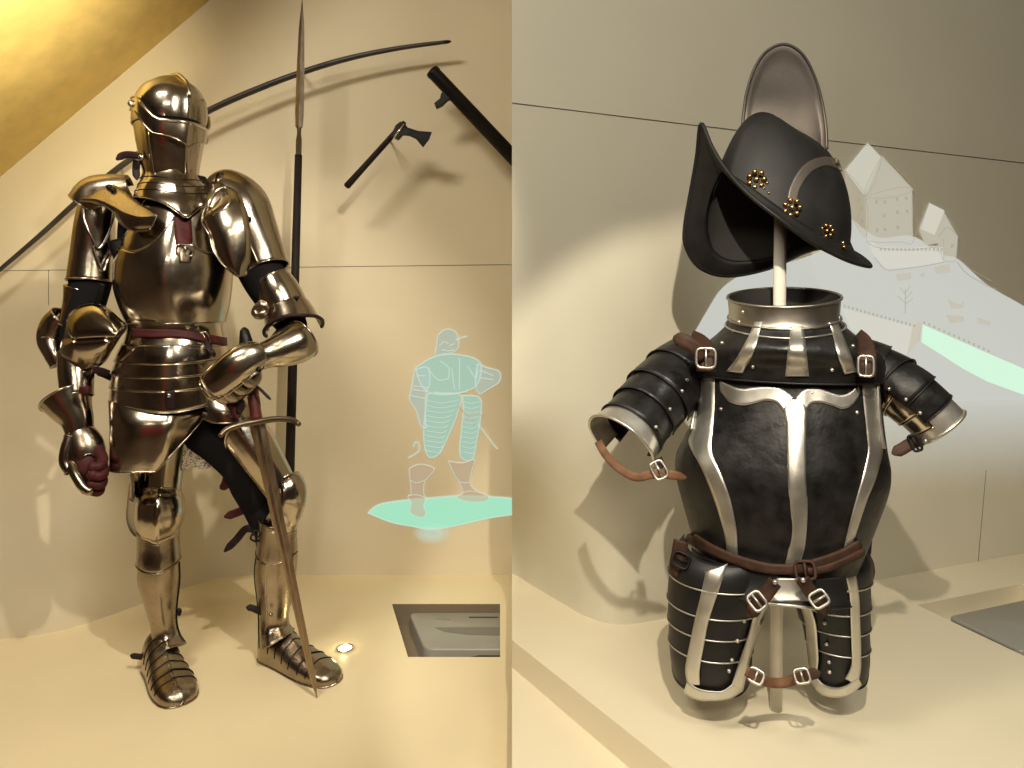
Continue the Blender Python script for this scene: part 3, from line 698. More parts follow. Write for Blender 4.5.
def make_sabaton(heel, toe, w0, h0, parent):
    rows, f, side, L = sabaton(heel, toe, w0, h0, 0, 0)
    mb = MB().grid(rows); mb.tube([r[0] for r in rows] + [rows[-1][16]] + [r[-1] for r in reversed(rows)], .003, 6)
    back = rows[0]; mb.cap(back)
    sb = obj('sabaton', mb, STEEL2, parent, recalc=True)
    for t in (.24, .34, .45, .56, .67, .78):
        j = int(t * 48); obj('lame_edge', MB().tube([p + Vector((0, 0, .0012)) for p in rows[j][2:-2]], .0017, 6), IRON if t < .8 else EDGE, sb)
    sole = MB(); o = [r[0] for r in rows] + [r[-1] for r in reversed(rows)]
    sole.cap([p + Vector((0, 0, .003)) for p in o]); obj('sole', sole, DKLEATHER, sb, flat=True)
    return sb
hl = FL(159, 671); to = FL(183, 706); hl = hl - (to - hl).normalized() * .05
make_sabaton(hl, to, 1.06, 1.0, suit)
hl = FL(268, 656); to = FL(337, 684); hl = hl - (to - hl).normalized() * .02
make_sabaton(hl, to, 1.05, 1.0, suit)

# --------------------------------- arms
# the viewer's left arm, hanging
ua = Surf([(97, 197, YB - .0, 17, 1.1), (95, 222, YB + .0, 21, 1.05), (93, 250, YB, 23, 1.0), (90.5, 281, YB - .01, 25, .98)], 'limb')
pl = obj('pauldron', plate(ua, -180, 180, .05, 3, 48, 26, rims='b', rr=.003), STEEL, suit, solid=.002)
# shield like raised plates on the front of the shoulder
sh1 = strip_on(plate(ua, -100, 100, 0, 3, 40, 20, off=.010).bvh(), [(82, 197), (85, 222), (91, 238), (98, 247)], [(115, 208), (112, 222), (106, 236), (99, 247)], n=16, cols=10, off=.003)
obj('shoulder_plate', sh1, STEEL, pl, solid=.003)
uab = plate(ua, -110, 110, 0, 3, 50, 30, off=.011).bvh()
obj('plate_rim', MB().tube([hit(uab, x, y)[0] for x, y in [tuple(p[:2]) for p in smooth([(82, 197, 0), (84, 218, 0), (91, 236, 0), (99, 248, 0), (107, 236, 0), (113, 220, 0), (115, 209, 0)], 40)]], .0038, 6), EDGE, pl)
obj('plate_rim', MB().tube([hit(uab, x, y)[0] for x, y in [tuple(p[:2]) for p in smooth([(93, 246, 0), (97, 258, 0), (103, 271, 0), (108, 260, 0), (114, 250, 0)], 30)]], .0034, 6), EDGE, pl)
sp_top = Surf([(150, 208, YB - .09, 17, .7), (133, 200, YB - .075, 20, .8), (113, 194, YB - .045, 20, .9), (96, 194, YB - .02, 14, .9)], 'limb')
# flat chest wing of the pauldron
cwg = MB()
tl = smooth([W(x, y, YB + d) for x, y, d in ((82, 196, -.05), (97, 188, -.06), (112, 185, -.06), (124, 190, -.085), (138, 201, -.115), (156, 213, -.145))], 30)
cl_ = smooth([W(x, y, YB + d) for x, y, d in ((80, 199, -.09), (96, 199, -.12), (112, 206, -.135), (125, 213, -.15), (140, 217, -.165), (156, 215.5, -.165))], 30)
bl_ = smooth([W(x, y, YB + d) for x, y, d in ((80, 201, -.085), (96, 203, -.115), (112, 211, -.125), (122, 225, -.14), (136, 231, -.15), (151, 229, -.158))], 30)
rows = [[a.lerp(b, t) for a, b in zip(tl, cl_)] for t in (0, .3, .6, .9, .97)] + [cl_] + [[a.lerp(b, t) for a, b in zip(cl_, bl_)] for t in (.05, .15, .5, 1)]
cwg.grid(rows); cwg.tube([r[-1] for r in rows], .0024, 6); cwg.tube(bl_, .0024, 6)
cw_ = obj('pauldron_wing', cwg, STEEL2, pl, solid=.002)
cap = Surf([(131, 186, YB, 13, 1), (113, 190, YB - .01, 19, 1), (98, 196, YB - .01, 24, 1), (91, 206, YB - .01, 25, 1)], 'limb')
obj('shoulder_cap', plate(cap, -180, 60, 0, 3, 36, 16, rims='b'), STEEL2, pl, solid=.002)
for px, py, d in ((109, 187, YB - .075), (113, 190, YB - .085)):
    obj('rivet', MB().ball(W(px, py, d), .009, 8), IRON, cw_)
obj('armpit_lame', plate(Surf([(121, 240, YB - .075, 14, .5), (124, 250, YB - .075, 14, .5), (127, 262, YB - .075, 11, .5)], 'limb'), -80, 80, 0, 2, 24, 12, rims='tb', rr=.0024), IRON, suit, solid=.002)
# arming sleeve, then lower cannon
sl1 = Surf([(92, 270, YB - .005, 22, .95), (90, 285, YB - .01, 22, .95), (86, 305, YB - .015, 20, .95), (78, 330, YB - .02, 18, .95), (76, 360, YB - .05, 16, .95), (78, 400, YB - .09, 14, .95)], 'limb')
slv = obj('arming_sleeve', plate(sl1, -180, 180, 0, 5, 32, 30), CLOTH, suit)
ua2 = Surf([(85, 288, YB - .01, 22, 1.0), (81, 306, YB - .01, 19, 1.0), (75, 326, YB - .01, 18, 1.0)], 'limb')
rb = obj('rerebrace', plate(ua2, -178, 20, 0, 2, 40, 14, rims='b'), STEEL, suit, solid=.002)
obj('stitched_strap', ribbon([W(103, 284, YB - .11), W(99, 298, YB - .11), (W(94, 310, YB - .10))], .007, tip=False), IRON, rb, solid=.002)
# couter: elbow cap with a two lobed fan wing
cou = Surf([(64, 316, YB - .0, 15, 1.1), (56, 326, YB - .0, 17, 1.15), (52, 340, YB - .0, 16, 1.15), (55, 354, YB - .02, 12, 1.1), (60, 364, YB - .02, 11, 1.1)], 'limb')
co = obj('couter', plate(cou, -180, 180, 0, 4, 40, 24, rims='tb'), STEEL, suit, solid=.002)
def fan(outline, crease, Yc, depth):
    """two lobes meeting in a crease; outline given round, crease a segment"""
    out = spl(outline, 60); mb = MB(); a, b = Vector((*crease[0], 0)), Vector((*crease[1], 0)); rows = []
    ends = []
    for x, y in out:
        p = Vector((x, y, 0)); t = max(0, min(1, (p - a).dot(b - a) / (b - a).length_squared)); q = a + (b - a) * t; ends.append((p, q))
    M = 10
    for j in range(M + 1):
        t = j / M; row = []
        for p, q in ends:
            z = p.lerp(q, t); dd = (p - q).length
            row.append(W(z.x, z.y, Yc - depth * (1 - (1 - t) ** 2.0) * min(1, dd / 18) + .010 * math.exp(-((1 - t) * dd / 2.2) ** 2)))
        rows.append(row)
    mb.grid(rows, wrap=True, flip=True)
    mb.tube(rows[0], .0026, 6, closed=True)
    return mb
f1 = fan([(64, 338), (68, 318), (78, 308), (92, 304), (106, 308), (118, 318), (126, 327), (119, 338), (111, 351), (104, 362), (92, 369), (78, 370), (66, 363), (60, 352)], [(76, 340), (112, 338)], YB - .10, .055)
obj('couter_wing', f1, STEEL, co, solid=.0025)
va = Surf([(76, 352, YB - .06, 19, 1.0), (76, 372, YB - .08, 19, 1.0), (77, 396, YB - .10, 17, .98)], 'limb')
vm = obj('vambrace', plate(va, -180, 180, 0, 2, 40, 14, rims='b'), STEEL, suit, solid=.002)
obj('vambrace_hinge', MB().box(W(84.5, 390, YB - .165), (.026, .012, .02)), MAROON, vm, bevel=.003)
obj('vambrace_strap', ribbon([W(93, 370, YB - .12), W(101, 371, YB - .10), W(109, 374, YB - .08)], .010, tip=False), DKLEATHER, vm, solid=.003)
# gauntlet with flared cuff
gc = Surf([(66, 398, YB - .10, 28, .95), (71, 408, YB - .105, 23, .95), (77, 420, YB - .11, 17.5, .95), (80, 434, YB - .115, 14.5, .9)], 'limb', tilt=lambda k: lerp(-8, 0, k / 3))
ga = obj('gauntlet', plate(gc, -180, 180, 0, 3, 48, 20, rims='t', rr=.003), STEEL, suit, solid=.002)
hd = Surf([(80, 432, YB - .115, 15, .9), (83, 440, YB - .12, 18.5, .78), (86, 450, YB - .125, 20, .72), (87, 460, YB - .13, 18.5, .68), (86, 469, YB - .135, 15, .6)], 'limb')
gb = obj('hand_plate', plate(hd, -180, 180, 0, lambda a: 4 - 1.5 * math.exp(-((a - 5) / 45) ** 2), 44, 20, rims='b', rr=.003), STEEL2, ga, solid=.002)
obj('thumb_plate', MB().join(plate(Surf([(70, 436, YB - .145, 6, 1.2), (66, 450, YB - .155, 6.5, 1.2), (65, 462, YB - .16, 6.5, 1.2), (70, 472, YB - .165, 5.5, 1.2)], 'limb'), -180, 180, 0, 3, 20, 14, rims='tb')), STEEL2, ga)
obj('glove_palm', plate(Surf([(82, 446, YB - .12, 15, .75), (86, 462, YB - .135, 15, .8), (89, 478, YB - .135, 15, .8), (91, 490, YB - .13, 10, .7), (92, 494, YB - .13, 3, .7)], 'limb'), -180, 180, 0, 4, 30, 20), MAROON, ga)
fing = [([(98, 450, -.125), (102.5, 459, -.15), (100, 466, -.172), (93, 467, -.18)], 6.6, 'steel'), ([(99, 462, -.13), (103, 470, -.155), (101, 476, -.175), (93, 475, -.185)], 7.0, 'l'),
        ([(97, 471, -.13), (102, 480, -.15), (100, 485, -.17), (92, 484, -.18)], 6.6, 'l'), ([(95, 480, -.125), (100, 488, -.14), (98, 492.5, -.16), (91, 491, -.17)], 5.8, 'l')]
for pts, w, kind in fing:
    s = Surf([(x, y, YB + d, w * (1 - .07 * i), 1) for i, (x, y, d) in enumerate(pts)], 'limb')
    mb = plate(s, -180, 180, 0, 3, 16, 14); mb.ball(s.cen(3)[0], w * .75 * 2 / F, 10); mb.ball(s.cen(0)[0], w * .9 * 2 / F, 10)
    obj('finger', mb, MAROON, ga)
s = Surf([(70, 462, YB - .15, 7, 1), (76, 474, YB - .175, 6.5, 1), (83, 486, YB - .19, 6, 1), (89, 491, YB - .195, 5, 1)], 'limb')
mb = plate(s, -180, 180, 0, 3, 16, 14); mb.ball(s.cen(3)[0], .0125, 10); mb.ball(s.cen(0)[0], .018, 10); obj('thumb', mb, STEEL2, ga)

# the viewer's right arm, bent in to the sword
sh = Surf([(214, 188, YB + .01, 16, 1), (226, 192, YB, 26, 1), (239, 206, YB - .005, 31, 1.0), (249, 228, YB - .01, 29, 1.0), (260, 252, YB - .015, 25, 1.0), (267, 270, YB - .02, 23.5, 1.0)], 'limb')
pr = obj('pauldron', plate(sh, -180, 180, 0, lambda a: 5.0 - .25 * math.cos(R(a)), 52, 36, rims='b', rr=.0024), STEEL, suit, solid=.002)
# large breast wing of this pauldron, pointed at its foot
wg = MB(); cr0 = smooth([W(x, y, d) for x, y, d in ((213, 190, YB - .085), (206, 206, YB - .115), (202, 221, YB - .135), (209, 235, YB - .15), (214, 252, YB - .155), (224, 266, YB - .155), (238, 277, YB - .145))], 28)
cr1 = smooth([W(x, y, d) for x, y, d in ((228, 186, YB - .085), (238, 192, YB - .100), (245, 205, YB - .120), (249, 222, YB - .135), (251, 242, YB - .138), (250, 262, YB - .137), (247, 277, YB - .135))], 28)
rows = [[a.lerp(b, t) + Vector((0, -.024 * math.sin(math.pi * t) * min(1, i / 8), 0)) for i, (a, b) in enumerate(zip(cr0, cr1))] for t in [k / 8 for k in range(9)]]
rows = [list(r) for r in zip(*rows)]
wg.grid(rows); wg.tube([r[0] for r in rows], .0028, 6)
wgo = obj('pauldron_wing', wg, STEEL, pr, solid=.002)
mb = MB().tube(smooth([W(x, y, d) for x, y, d in ((203, 221, YB - .14), (208, 205, YB - .14), (216, 191, YB - .12), (226, 188, YB - .11), (230, 198, YB - .13), (226, 208, YB - .145), (213, 215, YB - .15))], 40), .0035, 6)
obj('haute_piece_rim', mb, EDGE, wgo)
hb_ = Surf([(218, 190, YB - .07, 10, 1), (219, 200, YB - .1, 12, .7), (214, 212, YB - .125, 8, .6)], 'limb')
obj('haute_piece', plate(hb_, -95, 95, 0, 2, 20, 10), STEEL2, wgo, solid=.002)
obj('arm_crease', MB().tube([sh.pt(-14, 2.2 + .1 * i, .002) for i in range(26)], .0022, 6), EDGE, pr)
obj('pauldron_knot', MB().ball(sh.pt(5, 3.0, .004), .008, 8, (1.6, 1, 1)), IRON, pr)
sl2 = Surf([(248, 240, YB - .01, 24, .9), (257, 262, YB - .02, 24, .9), (267, 284, YB - .025, 22, .95), (282, 310, YB - .03, 18, .95), (292, 330, YB - .05, 15, .95), (272, 352, YB - .15, 12, .9)], 'limb')
obj('arming_sleeve', plate(sl2, -180, 180, 0, 5, 32, 34), CLOTH, suit)
ru = Surf([(271, 277, YB - .03, 18.5, 1.05), (278, 291, YB - .03, 22, 1.1), (285, 307, YB - .03, 23.5, 1.12), (291, 322, YB - .035, 24, 1.15)], 'limb')
r2 = obj('rerebrace', plate(ru, -100, 110, lambda a: .0 + .4 * sstep(-a / 80), 3, 44, 20, rims='tl'), STEEL, suit, solid=.002)
# couter flaring out like a hood
cf = Surf([(287, 310, YB - .035, 24.5, 1.15), (291, 320, YB - .04, 27, 1.18), (294, 330, YB - .045, 30, 1.2)], 'limb', tilt=-8)
ct = obj('couter', plate(cf, -105, 112, 0, lambda a: 1.55 + .75 * sstep((a + 20) / 90), 48, 14), STEEL, suit, solid=.0025)
obj('couter_rim', MB().tube([cf.pt(a, 1.55 + .75 * sstep((a + 20) / 90), .001) for a in range(-104, 113, 4)], .0055, 8), DKLEATHER, ct)
obj('couter_rosette', MB().ball(cf.pt(30, .2, .003), .006, 8, (1.6, 1, 1)), IRON, ct)
obj('couter_wing', fan([(254, 307), (260, 301), (266, 303), (268, 310), (263, 318), (256, 318), (252, 313)], [(258, 311), (263, 309)], YB - .12, .02), STEEL2, ct, solid=.002)
# forearm, gauntlet cuff and the hand closed on the hilt
YH = 1.80
fc = Surf([(303, 339, 1.93, 21, 1.0), (295, 344, 1.91, 21.5, 1.0), (281, 350, 1.88, 18.5, 1.0), (268, 354, 1.855, 15, .95), (258, 357, 1.835, 14.5, .9)], 'limb')
ga2 = obj('gauntlet', plate(fc, -180, 180, 0, 4, 48, 26, rims='t', rr=.003), STEEL, suit, solid=.002)
hb = Surf([(262, 354, 1.84, 13.5, .9), (250, 358, 1.82, 18, .75), (238, 366, 1.805, 19, .70), (226, 376, 1.80, 18.5, .70), (215, 385, 1.80, 17, .70), (208, 390, 1.805, 13, .6)], 'limb', prof=lambda a, k: (1, 1 + .08 * math.exp(-((a - 30) / 14) ** 2)))
hbp = obj('hand_plate', plate(hb, -180, 180, 0, 5, 48, 30, rims='b', rr=.003), STEEL, ga2, solid=.002)
obj('knuckle_rim', MB().tube([hb.pt(a, 4.3, .002) for a in range(-90, 91, 10)], .0022, 6), STEEL2, hbp)
obj('edge_rim', MB().tube([hb.pt(62, 1 + .1 * i, .001) for i in range(38)], .003, 6), EDGE, hbp)
obj('wrist_rivet', MB().ball(hb.pt(55, .9, .003), .007, 8), IRON, hbp)
for k, (pts, w) in enumerate((([(217, 391, 1.80), (222, 399, 1.815), (232, 398, 1.84), (240, 390, 1.86)], 6.4), ([(226, 391, 1.80), (233, 398, 1.815), (241, 394, 1.84), (247, 386, 1.86)], 6.4),
                              ([(234, 385, 1.80), (242, 391, 1.815), (249, 387, 1.84), (252, 379, 1.86)], 6.2), ([(243, 378, 1.80), (251, 384, 1.815), (257, 379, 1.84), (257, 371, 1.86)], 5.6))):
    s = Surf([(x, y, d, w * (1 - .06 * i), 1) for i, (x, y, d) in enumerate(pts)], 'limb')
    mb = plate(s, -180, 180, 0, 3, 16, 14); mb.ball(s.cen(3)[0], w * .78 * 1.85 / F, 10); mb.ball(s.cen(0)[0], w * .92 * 1.8 / F, 10)
    obj('finger', mb, STEEL2, ga2)
s = Surf([(243, 352, 1.845, 7, 1), (240, 358, 1.87, 7, 1), (246, 368, 1.885, 6.5, 1), (253, 374, 1.885, 5, 1)], 'limb')
mb = plate(s, -180, 180, 0, 3, 16, 14); mb.ball(s.cen(3)[0], .0115, 10); obj('thumb', mb, MAROON, ga2)
for pts, w, m in (([(226, 398), (231, 404), (236, 411), (238, 419)], .012, MAROON), ([(238, 399), (241, 404), (240, 410), (241, 413)], .010, DKLEATHER), ([(256, 386), (261, 390), (267, 396), (271, 400)], .004, DKLEATHER)):
    obj('gauntlet_strap', ribbon([W(x, y, 1.83) for x, y in pts], w, n=14), m, ga2, solid=.003)

# --------------------------------- neck and helmet
def prof_g(a, k): return 1, 1 + .07 * math.exp(-((a - 8) / 18) ** 2)
go = Surf([(171, 170, YB - .005, 26, 1.0), (172, 178, YB - .005, 29, 1.0), (174, 187, YB - .008, 34, .98), (176, 197, YB - .008, 40, .90), (178, 208, YB - .010, 44, .93), (179, 223, YB - .010, 49, .95)], 'up', yaw=0, prof=prof_g)
gpoint = lambda a: 3.2 + 1.8 * math.exp(-abs(a - 8) / 34)
gor = obj('gorget', plate(go, -180, 180, 0, gpoint, 72, 22, off=.004, rims='bt', rr=.0022), STEEL, suit, solid=.002)
for kk in (1.3, 2.0, 2.7):
    obj('gorget_lame_edge', MB().tube([go.pt(a, kk + .35 * math.exp(-((a - 8) / 30) ** 2), .005) for a in range(-100, 121, 5)], .0012, 6), IRON, gor)
YHm = YB - .01
A0 = 28.0
def faceted(a, k):
    b = a - A0
    keel = 1 + .10 * math.exp(-(b / 10) ** 2) + .045 * math.exp(-((b + 62) / 9) ** 2) + .045 * math.exp(-((b - 62) / 9) ** 2)
    return keel, keel
bev = Surf([(169.5, 112, YHm, 37, 1.08), (169.5, 122, YHm, 36.5, 1.10), (169.5, 135, YHm, 35, 1.12), (169.5, 150, YHm, 32.5, 1.12), (170, 165, YHm, 29.5, 1.08), (170.5, 176, YHm, 27.5, 1.02), (171, 183, YHm, 27, 1.0)], 'up', prof=faceted)
hel = obj('helmet', plate(bev, -180, 180, 0, 6, 90, 30, rims='b', rr=.003), STEEL, suit, solid=.002)
def prof_s(a, k):
    b = a - A0; m = 1 + (.05 * math.exp(-(b / 5.0) ** 2) + .05 * math.exp(-((abs(b) - 180) / 6.0) ** 2)) * sstep((k + .3) / 1.2)
    return m, m
sku = Surf([(173, 77, YHm + .005, 1.5, 1.1), (172.5, 79, YHm + .005, 11, 1.15), (172, 84, YHm + .003, 20, 1.16), (171.5, 90, YHm, 28.5, 1.16), (171, 100, YHm, 34.5, 1.15), (170.5, 110, YHm, 37, 1.13), (170, 120, YHm, 37.5, 1.12), (169.8, 128, YHm, 37, 1.10)], 'up', prof=prof_s)
obj('skull_plate', plate(sku, -180, 180, 0, 6.75, 90, 34, off=.003, rims='b'), STEEL, hel, solid=.002)
comb = MB(); pr_ = [sku.pt(A0 + (0 if i <= 20 else 180), abs(4.4 - i * 4.4 / 20) if i <= 20 else (i - 20) * 4.4 / 20) for i in range(41)]
cc = sku.cen(5)[0]
up_ = [p + (p - cc).normalized() * .006 for p in pr_]
obj('comb', MB().tube(up_, .0055, 8), STEEL, hel)
# sight slit below the brow and the pointed visor
vis = Surf([(169.5, 100, YHm, 36.5, 1.12), (169.5, 110, YHm, 38, 1.15), (169.5, 120, YHm, 38, 1.17), (169.5, 130, YHm, 37.5, 1.19), (169.5, 140, YHm, 36.5, 1.20), (169.5, 150, YHm, 34.5, 1.20), (169.5, 158, YHm, 32.5, 1.18)], 'up', prof=lambda a, k: (1 + .09 * math.exp(-((a - A0) / 18) ** 2) * sstep(k / 3),) * 2)
def vtop(a): return 3.0 - 2.4 * sstep((abs(a - A0) - 40) / 46)
def vbot(a): return 4.1 + 1.15 * math.exp(-abs(a - A0) / 24) - 2.4 * sstep((abs(a - A0) - 48) / 46)
obj('sight_slit', plate(vis, A0 - 74, A0 + 74, lambda a: vtop(a) - .5, lambda a: vtop(a) + .15, 60, 4, off=-.001), SLOT, hel, solid=.003)
vmb = plate(vis, A0 - 100, A0 + 100, vtop, vbot, 90, 16, off=.005, rims='tb', rr=.0026)
vz = obj('visor', vmb, STEEL, hel, solid=.002)
obj('brow_roll', MB().tube([vis.pt(a, vtop(a), .007) for a in range(int(A0 - 72), int(A0 + 73), 3)], .0046, 8), EDGE, vz)
for a_ in (A0 - 92, A0 + 92):
    obj('visor_pivot', MB().ball(vis.pt(a_, 1.2, .006), .0105, 10), STEEL2, vz)
obj('pivot_pin', MB().ball(W(142.5, 99, YHm - .05), .0065, 8), IRON, vz)
obj('bevor_edge', MB().tube([bev.pt(A0 - 62, 1.7 + .1 * i, .001) for i in range(42)], .0016, 6), EDGE, hel)
chs = obj('helmet_strap', ribbon([W(141, 157, YB - .09), W(134, 155, YB - .09), (W(124, 155, YB - .085)), W(116, 160, YB - .08)], .010, n=16), DKLEATHER, suit, solid=.003)
obj('strap_stud', MB().ball(W(141.5, 157.5, YB - .10), .009, 8), EDGE, chs)
obj('helmet_strap', ribbon([W(137, 160, YB - .06), W(136, 170, YB - .06), W(137, 180, YB - .06)], .010, n=12), DKLEATHER, suit, solid=.003)

# --------------------------------- sword held point down
YS = 1.845
s_a, s_b = W(247, 384, YS + .025), W(257, 423, YS + .01)
tip = FL(317, 698); tip.z = ZL + .002
dirv = (tip - s_b).normalized()
pom = W(246.5, 346, YS + .04)
sw = thing('sword', 'long sword with a red brown grip resting point down beside the far foot', 'sword', tip)
side = Vector((dirv.z, 0, -dirv.x)).normalized(); nrm = side.cross(dirv).normalized()
if nrm.y > 0: nrm = -nrm
rows = []
for t in [i / 30 for i in range(31)]:
    c = s_b.lerp(tip, t); w = lerp(.0215, .0075, t) * (1 if t < .95 else max(.04, (1 - t) / .05)); th = lerp(.006, .003, t)
    rows.append([c - side * w, c - side * w * .38 + nrm * th, c - side * w * .16 + nrm * th * .7, c + side * w * .16 + nrm * th * .7, c + side * w * .38 + nrm * th, c + side * w, c + side * w * .3 - nrm * th, c - side * w * .3 - nrm * th])
mb = MB().grid(rows, wrap=True); mb.cap(rows[0])
obj('blade', mb, BLADE, sw, recalc=True, flat=True)
obj('grip', MB().tube([s_b.lerp(pom, k / 12) for k in range(12)], [.0155 - .0035 * abs(k / 11 - .35) + (.0012 if k % 2 else 0) for k in range(12)], 12), GRIP, sw)
gp_ = smooth([W(220, 436, YS - .05), W(228, 429, YS - .03), W(242, 424.5, YS - .01), W(257, 422, YS), W(275, 419, YS), W(292, 420, YS - .01), W(299, 424.5, YS - .03)], 30)
obj('crossguard', MB().tube(gp_, [.0065 + .002 * math.cos(math.pi * (k / 29 - .5)) for k in range(30)], 10), GUARD, sw)
u0 = (pom - s_b).normalized()
obj('pommel', MB().tube([pom + u0 * x for x in (-.012, -.004, .008, .024, .044, .052)], [.010, .017, .019, .016, .012, .004], 12), IRON, sw)
# ------------------------------------------------------------------ the half armour on its pole
YT = 1.46
half = thing('half_armor', 'black half armour with bright steel bands hung on a white pole', 'armour', W(778, 690, YT))
# torso: breastplate and backplate
def prof_t(a, k):
    kl = 1 + .07 * math.exp(-((a - 8) / 20) ** 2) * sstep(k / 3) + .030 * math.exp(-((a - 8) / 4.5) ** 2) - .03 * math.exp(-((a - 8) / 30) ** 2) * (1 - sstep(k / 2))
    return 1, kl
TST = [(786, 372, YT, 90, .56), (787, 395, YT, 92, .60), (785, 418, YT, 95, .64), (781, 442, YT, 101, .66), (778, 462, YT, 107, .66), (777, 482, YT, 106, .67), (776, 512, YT, 97, .70), (775, 545, YT, 86, .72), (775, 556, YT, 84, .72)]
trs = Surf(TST, 'up', prof=prof_t)
bt = lambda a: 0 + 3.1 * sstep((abs(a) - 66) / 22)
tmb = plate(trs, -90, 90, bt, 8, 72, 54, rims='', rr=.003)
br = obj('breastplate', tmb, BLACKSTEEL, half, solid=.0025)
obj('backplate', plate(trs, 90, 270, lambda a: 0 + 2.8 * (1 - sstep((abs(a - 180) - 0) / 80)) * 0 + 3.1 * sstep((abs(a - 180) - 0) / 90) * 1.0, 8, 50, 40, rims='b'), BLACKSMOOTH, half, solid=.0025)
tb = plate(trs, -100, 100, -0.0, 8, 80, 60).bvh()
def pxT(x, y): return (670 + x * .28646, 270 + y * .28646)
# roped roll along the top edge
top_px = [(717, 373), (730, 376.5), (750, 379), (775, 380.5), (797, 380.5), (820, 380), (842, 378), (860, 376)]
pth = smooth([hit(tb, x, y)[0] + hit(tb, x, y)[1] * .002 for x, y in top_px], 120)
mb = MB().tube(pth, [.0052 + (.0010 if (i // 2) % 2 else 0) for i in range(120)], 8)
obj('roped_edge', mb, BLACKSMOOTH, br)
# steel bands along the sides, widening then running to the waist
sl_l = [(697, 371), (696.5, 390), (696, 410), (693, 430), (690, 445), (703, 470), (715, 500), (724, 530), (728, 553)]
sl_r = [(715.5, 372), (715.5, 390), (715, 410), (713.5, 430), (712.5, 452), (722, 475), (731, 500), (737, 530), (738, 556)]
obj('side_band', strip_on(tb, sl_l, sl_r, n=60, cols=5, off=.003), BAND, br, solid=.0015)
sr_l = [(861, 377), (862, 395), (864, 415), (866, 435), (867, 452), (862, 475), (855, 500), (847, 530), (842, 553)]
sr_r = [(875, 376), (876, 395), (877, 415), (879, 435), (882, 448), (876, 475), (866, 500), (856, 530), (850, 550)]
obj('side_band', strip_on(tb, sr_l, sr_r, n=60, cols=5, off=.003), BAND, br, solid=.0015)
for pts in (sl_l[:4], sr_r[:5]):
    q = []; last = None
    for p in smooth([(*p, 0) for p in pts], 40):
        last = hit(tb, p.x, p.y, last); q.append(last[0] + last[1] * .004)
    obj('rolled_edge', MB().tube(q, .0042, 8), BAND, br)
# the T shaped band with curling arms
tl_top = [pxT(*p) for p in ((174, 384), (215, 404), (255, 414), (300, 409), (345, 406), (390, 414), (432, 446))]
tl_bot = [pxT(*p) for p in ((178, 424), (205, 458), (250, 473), (295, 466), (335, 456), (372, 464), (398, 496))]
tr_top = [pxT(*p) for p in ((436, 448), (470, 416), (510, 410), (550, 424), (590, 436), (625, 428), (655, 402))]
tr_bot = [pxT(*p) for p in ((474, 494), (494, 468), (524, 464), (565, 474), (600, 485), (635, 470), (660, 430))]
for a, b in ((tl_top, tl_bot), (tr_top, tr_bot)):
    obj('front_band', strip_on(tb, a, b, n=40, cols=6, off=.003), BAND, br, solid=.0015)
stem_l = [pxT(425, 452), pxT(398, 486), pxT(407, 540), pxT(410, 640), pxT(414, 768), (790, 500), (792, 530), (788, 552), (784, 567)]
stem_r = [pxT(445, 452), pxT(476, 486), pxT(474, 540), pxT(472, 640), pxT(474, 768), (807, 500), (806, 530), (803, 552), (795, 568)]
obj('front_band', strip_on(tb, stem_l, stem_r, n=60, cols=8, off=.0032), BAND, br, solid=.0015)
rivets(br, tb, [(721, 409), (857, 412.5), (812, 393)], .0042)
# collar
def prof_c(a, k): return 1, 1 + .10 * math.exp(-((a - 8) / 40) ** 2) * sstep((k - 1.6) / 2)
GST = [(783, 297, YT - .005, 56, .98), (783, 306, YT - .006, 55, .97), (783, 316, YT - .008, 55, .97), (784, 325, YT - .012, 59, .95), (785, 336, YT - .016, 71, .86), (786, 349, YT - .014, 88, .68), (786, 362, YT - .008, 95, .56), (786, 378, YT - .006, 95, .52)]
col = Surf(GST, 'up', prof=prof_c, tilt=lambda k: 10.5 if k < 3 else lerp(10.5, 0, min(1, (k - 3) / 3)))
go_ = obj('gorget', plate(col, -180, 180, 1.8, 7, 80, 40), BLACKSTEEL, half, solid=.0025)
gbv = plate(col, -110, 110, 0, 7, 90, 50, off=.001).bvh()
obj('collar_ring', plate(col, -180, 180, 0, 2.15, 90, 12, off=.002, rims='tb', rr=.0032), DARKBAND, go_, solid=.002)
obj('collar_lining', plate(col, -180, 180, .05, 3.2, 80, 10, off=-.004), HOLLOW, go_)
obj('collar_lame_edge', MB().tube([col.pt(a, 2.95, .003) for a in range(-120, 121, 4)], .0022, 6), BAND, go_)
obj('gorget_edge', MB().tube([col.pt(a, 6.9, .003) for a in range(-60, 76, 4)], .002, 6), BLACKSMOOTH, go_)
for L_, R_ in (([(755, 322), (751, 333), (742, 350), (727, 371)], [(763, 322), (760, 333), (755, 350), (743, 373)]),
               ([(790, 327), (789, 342), (787, 358), (785, 376)], [(803, 327), (805, 342), (807, 358), (809, 376)]),
               ([(828, 323), (832, 335), (836, 352), (844, 374)], [(836, 321), (841, 333), (848, 350), (856, 371)])):
    obj('collar_strip', strip_on(gbv, L_, R_, n=24, cols=4, off=.003), BAND, go_, solid=.0014)
rivets(go_, gbv, [(743, 312), (739, 322), (733.5, 331), (722, 343), (702, 328), (753, 367), (832, 370), (853, 346), (839, 318), (792, 367), (802.5, 367)], .0042)
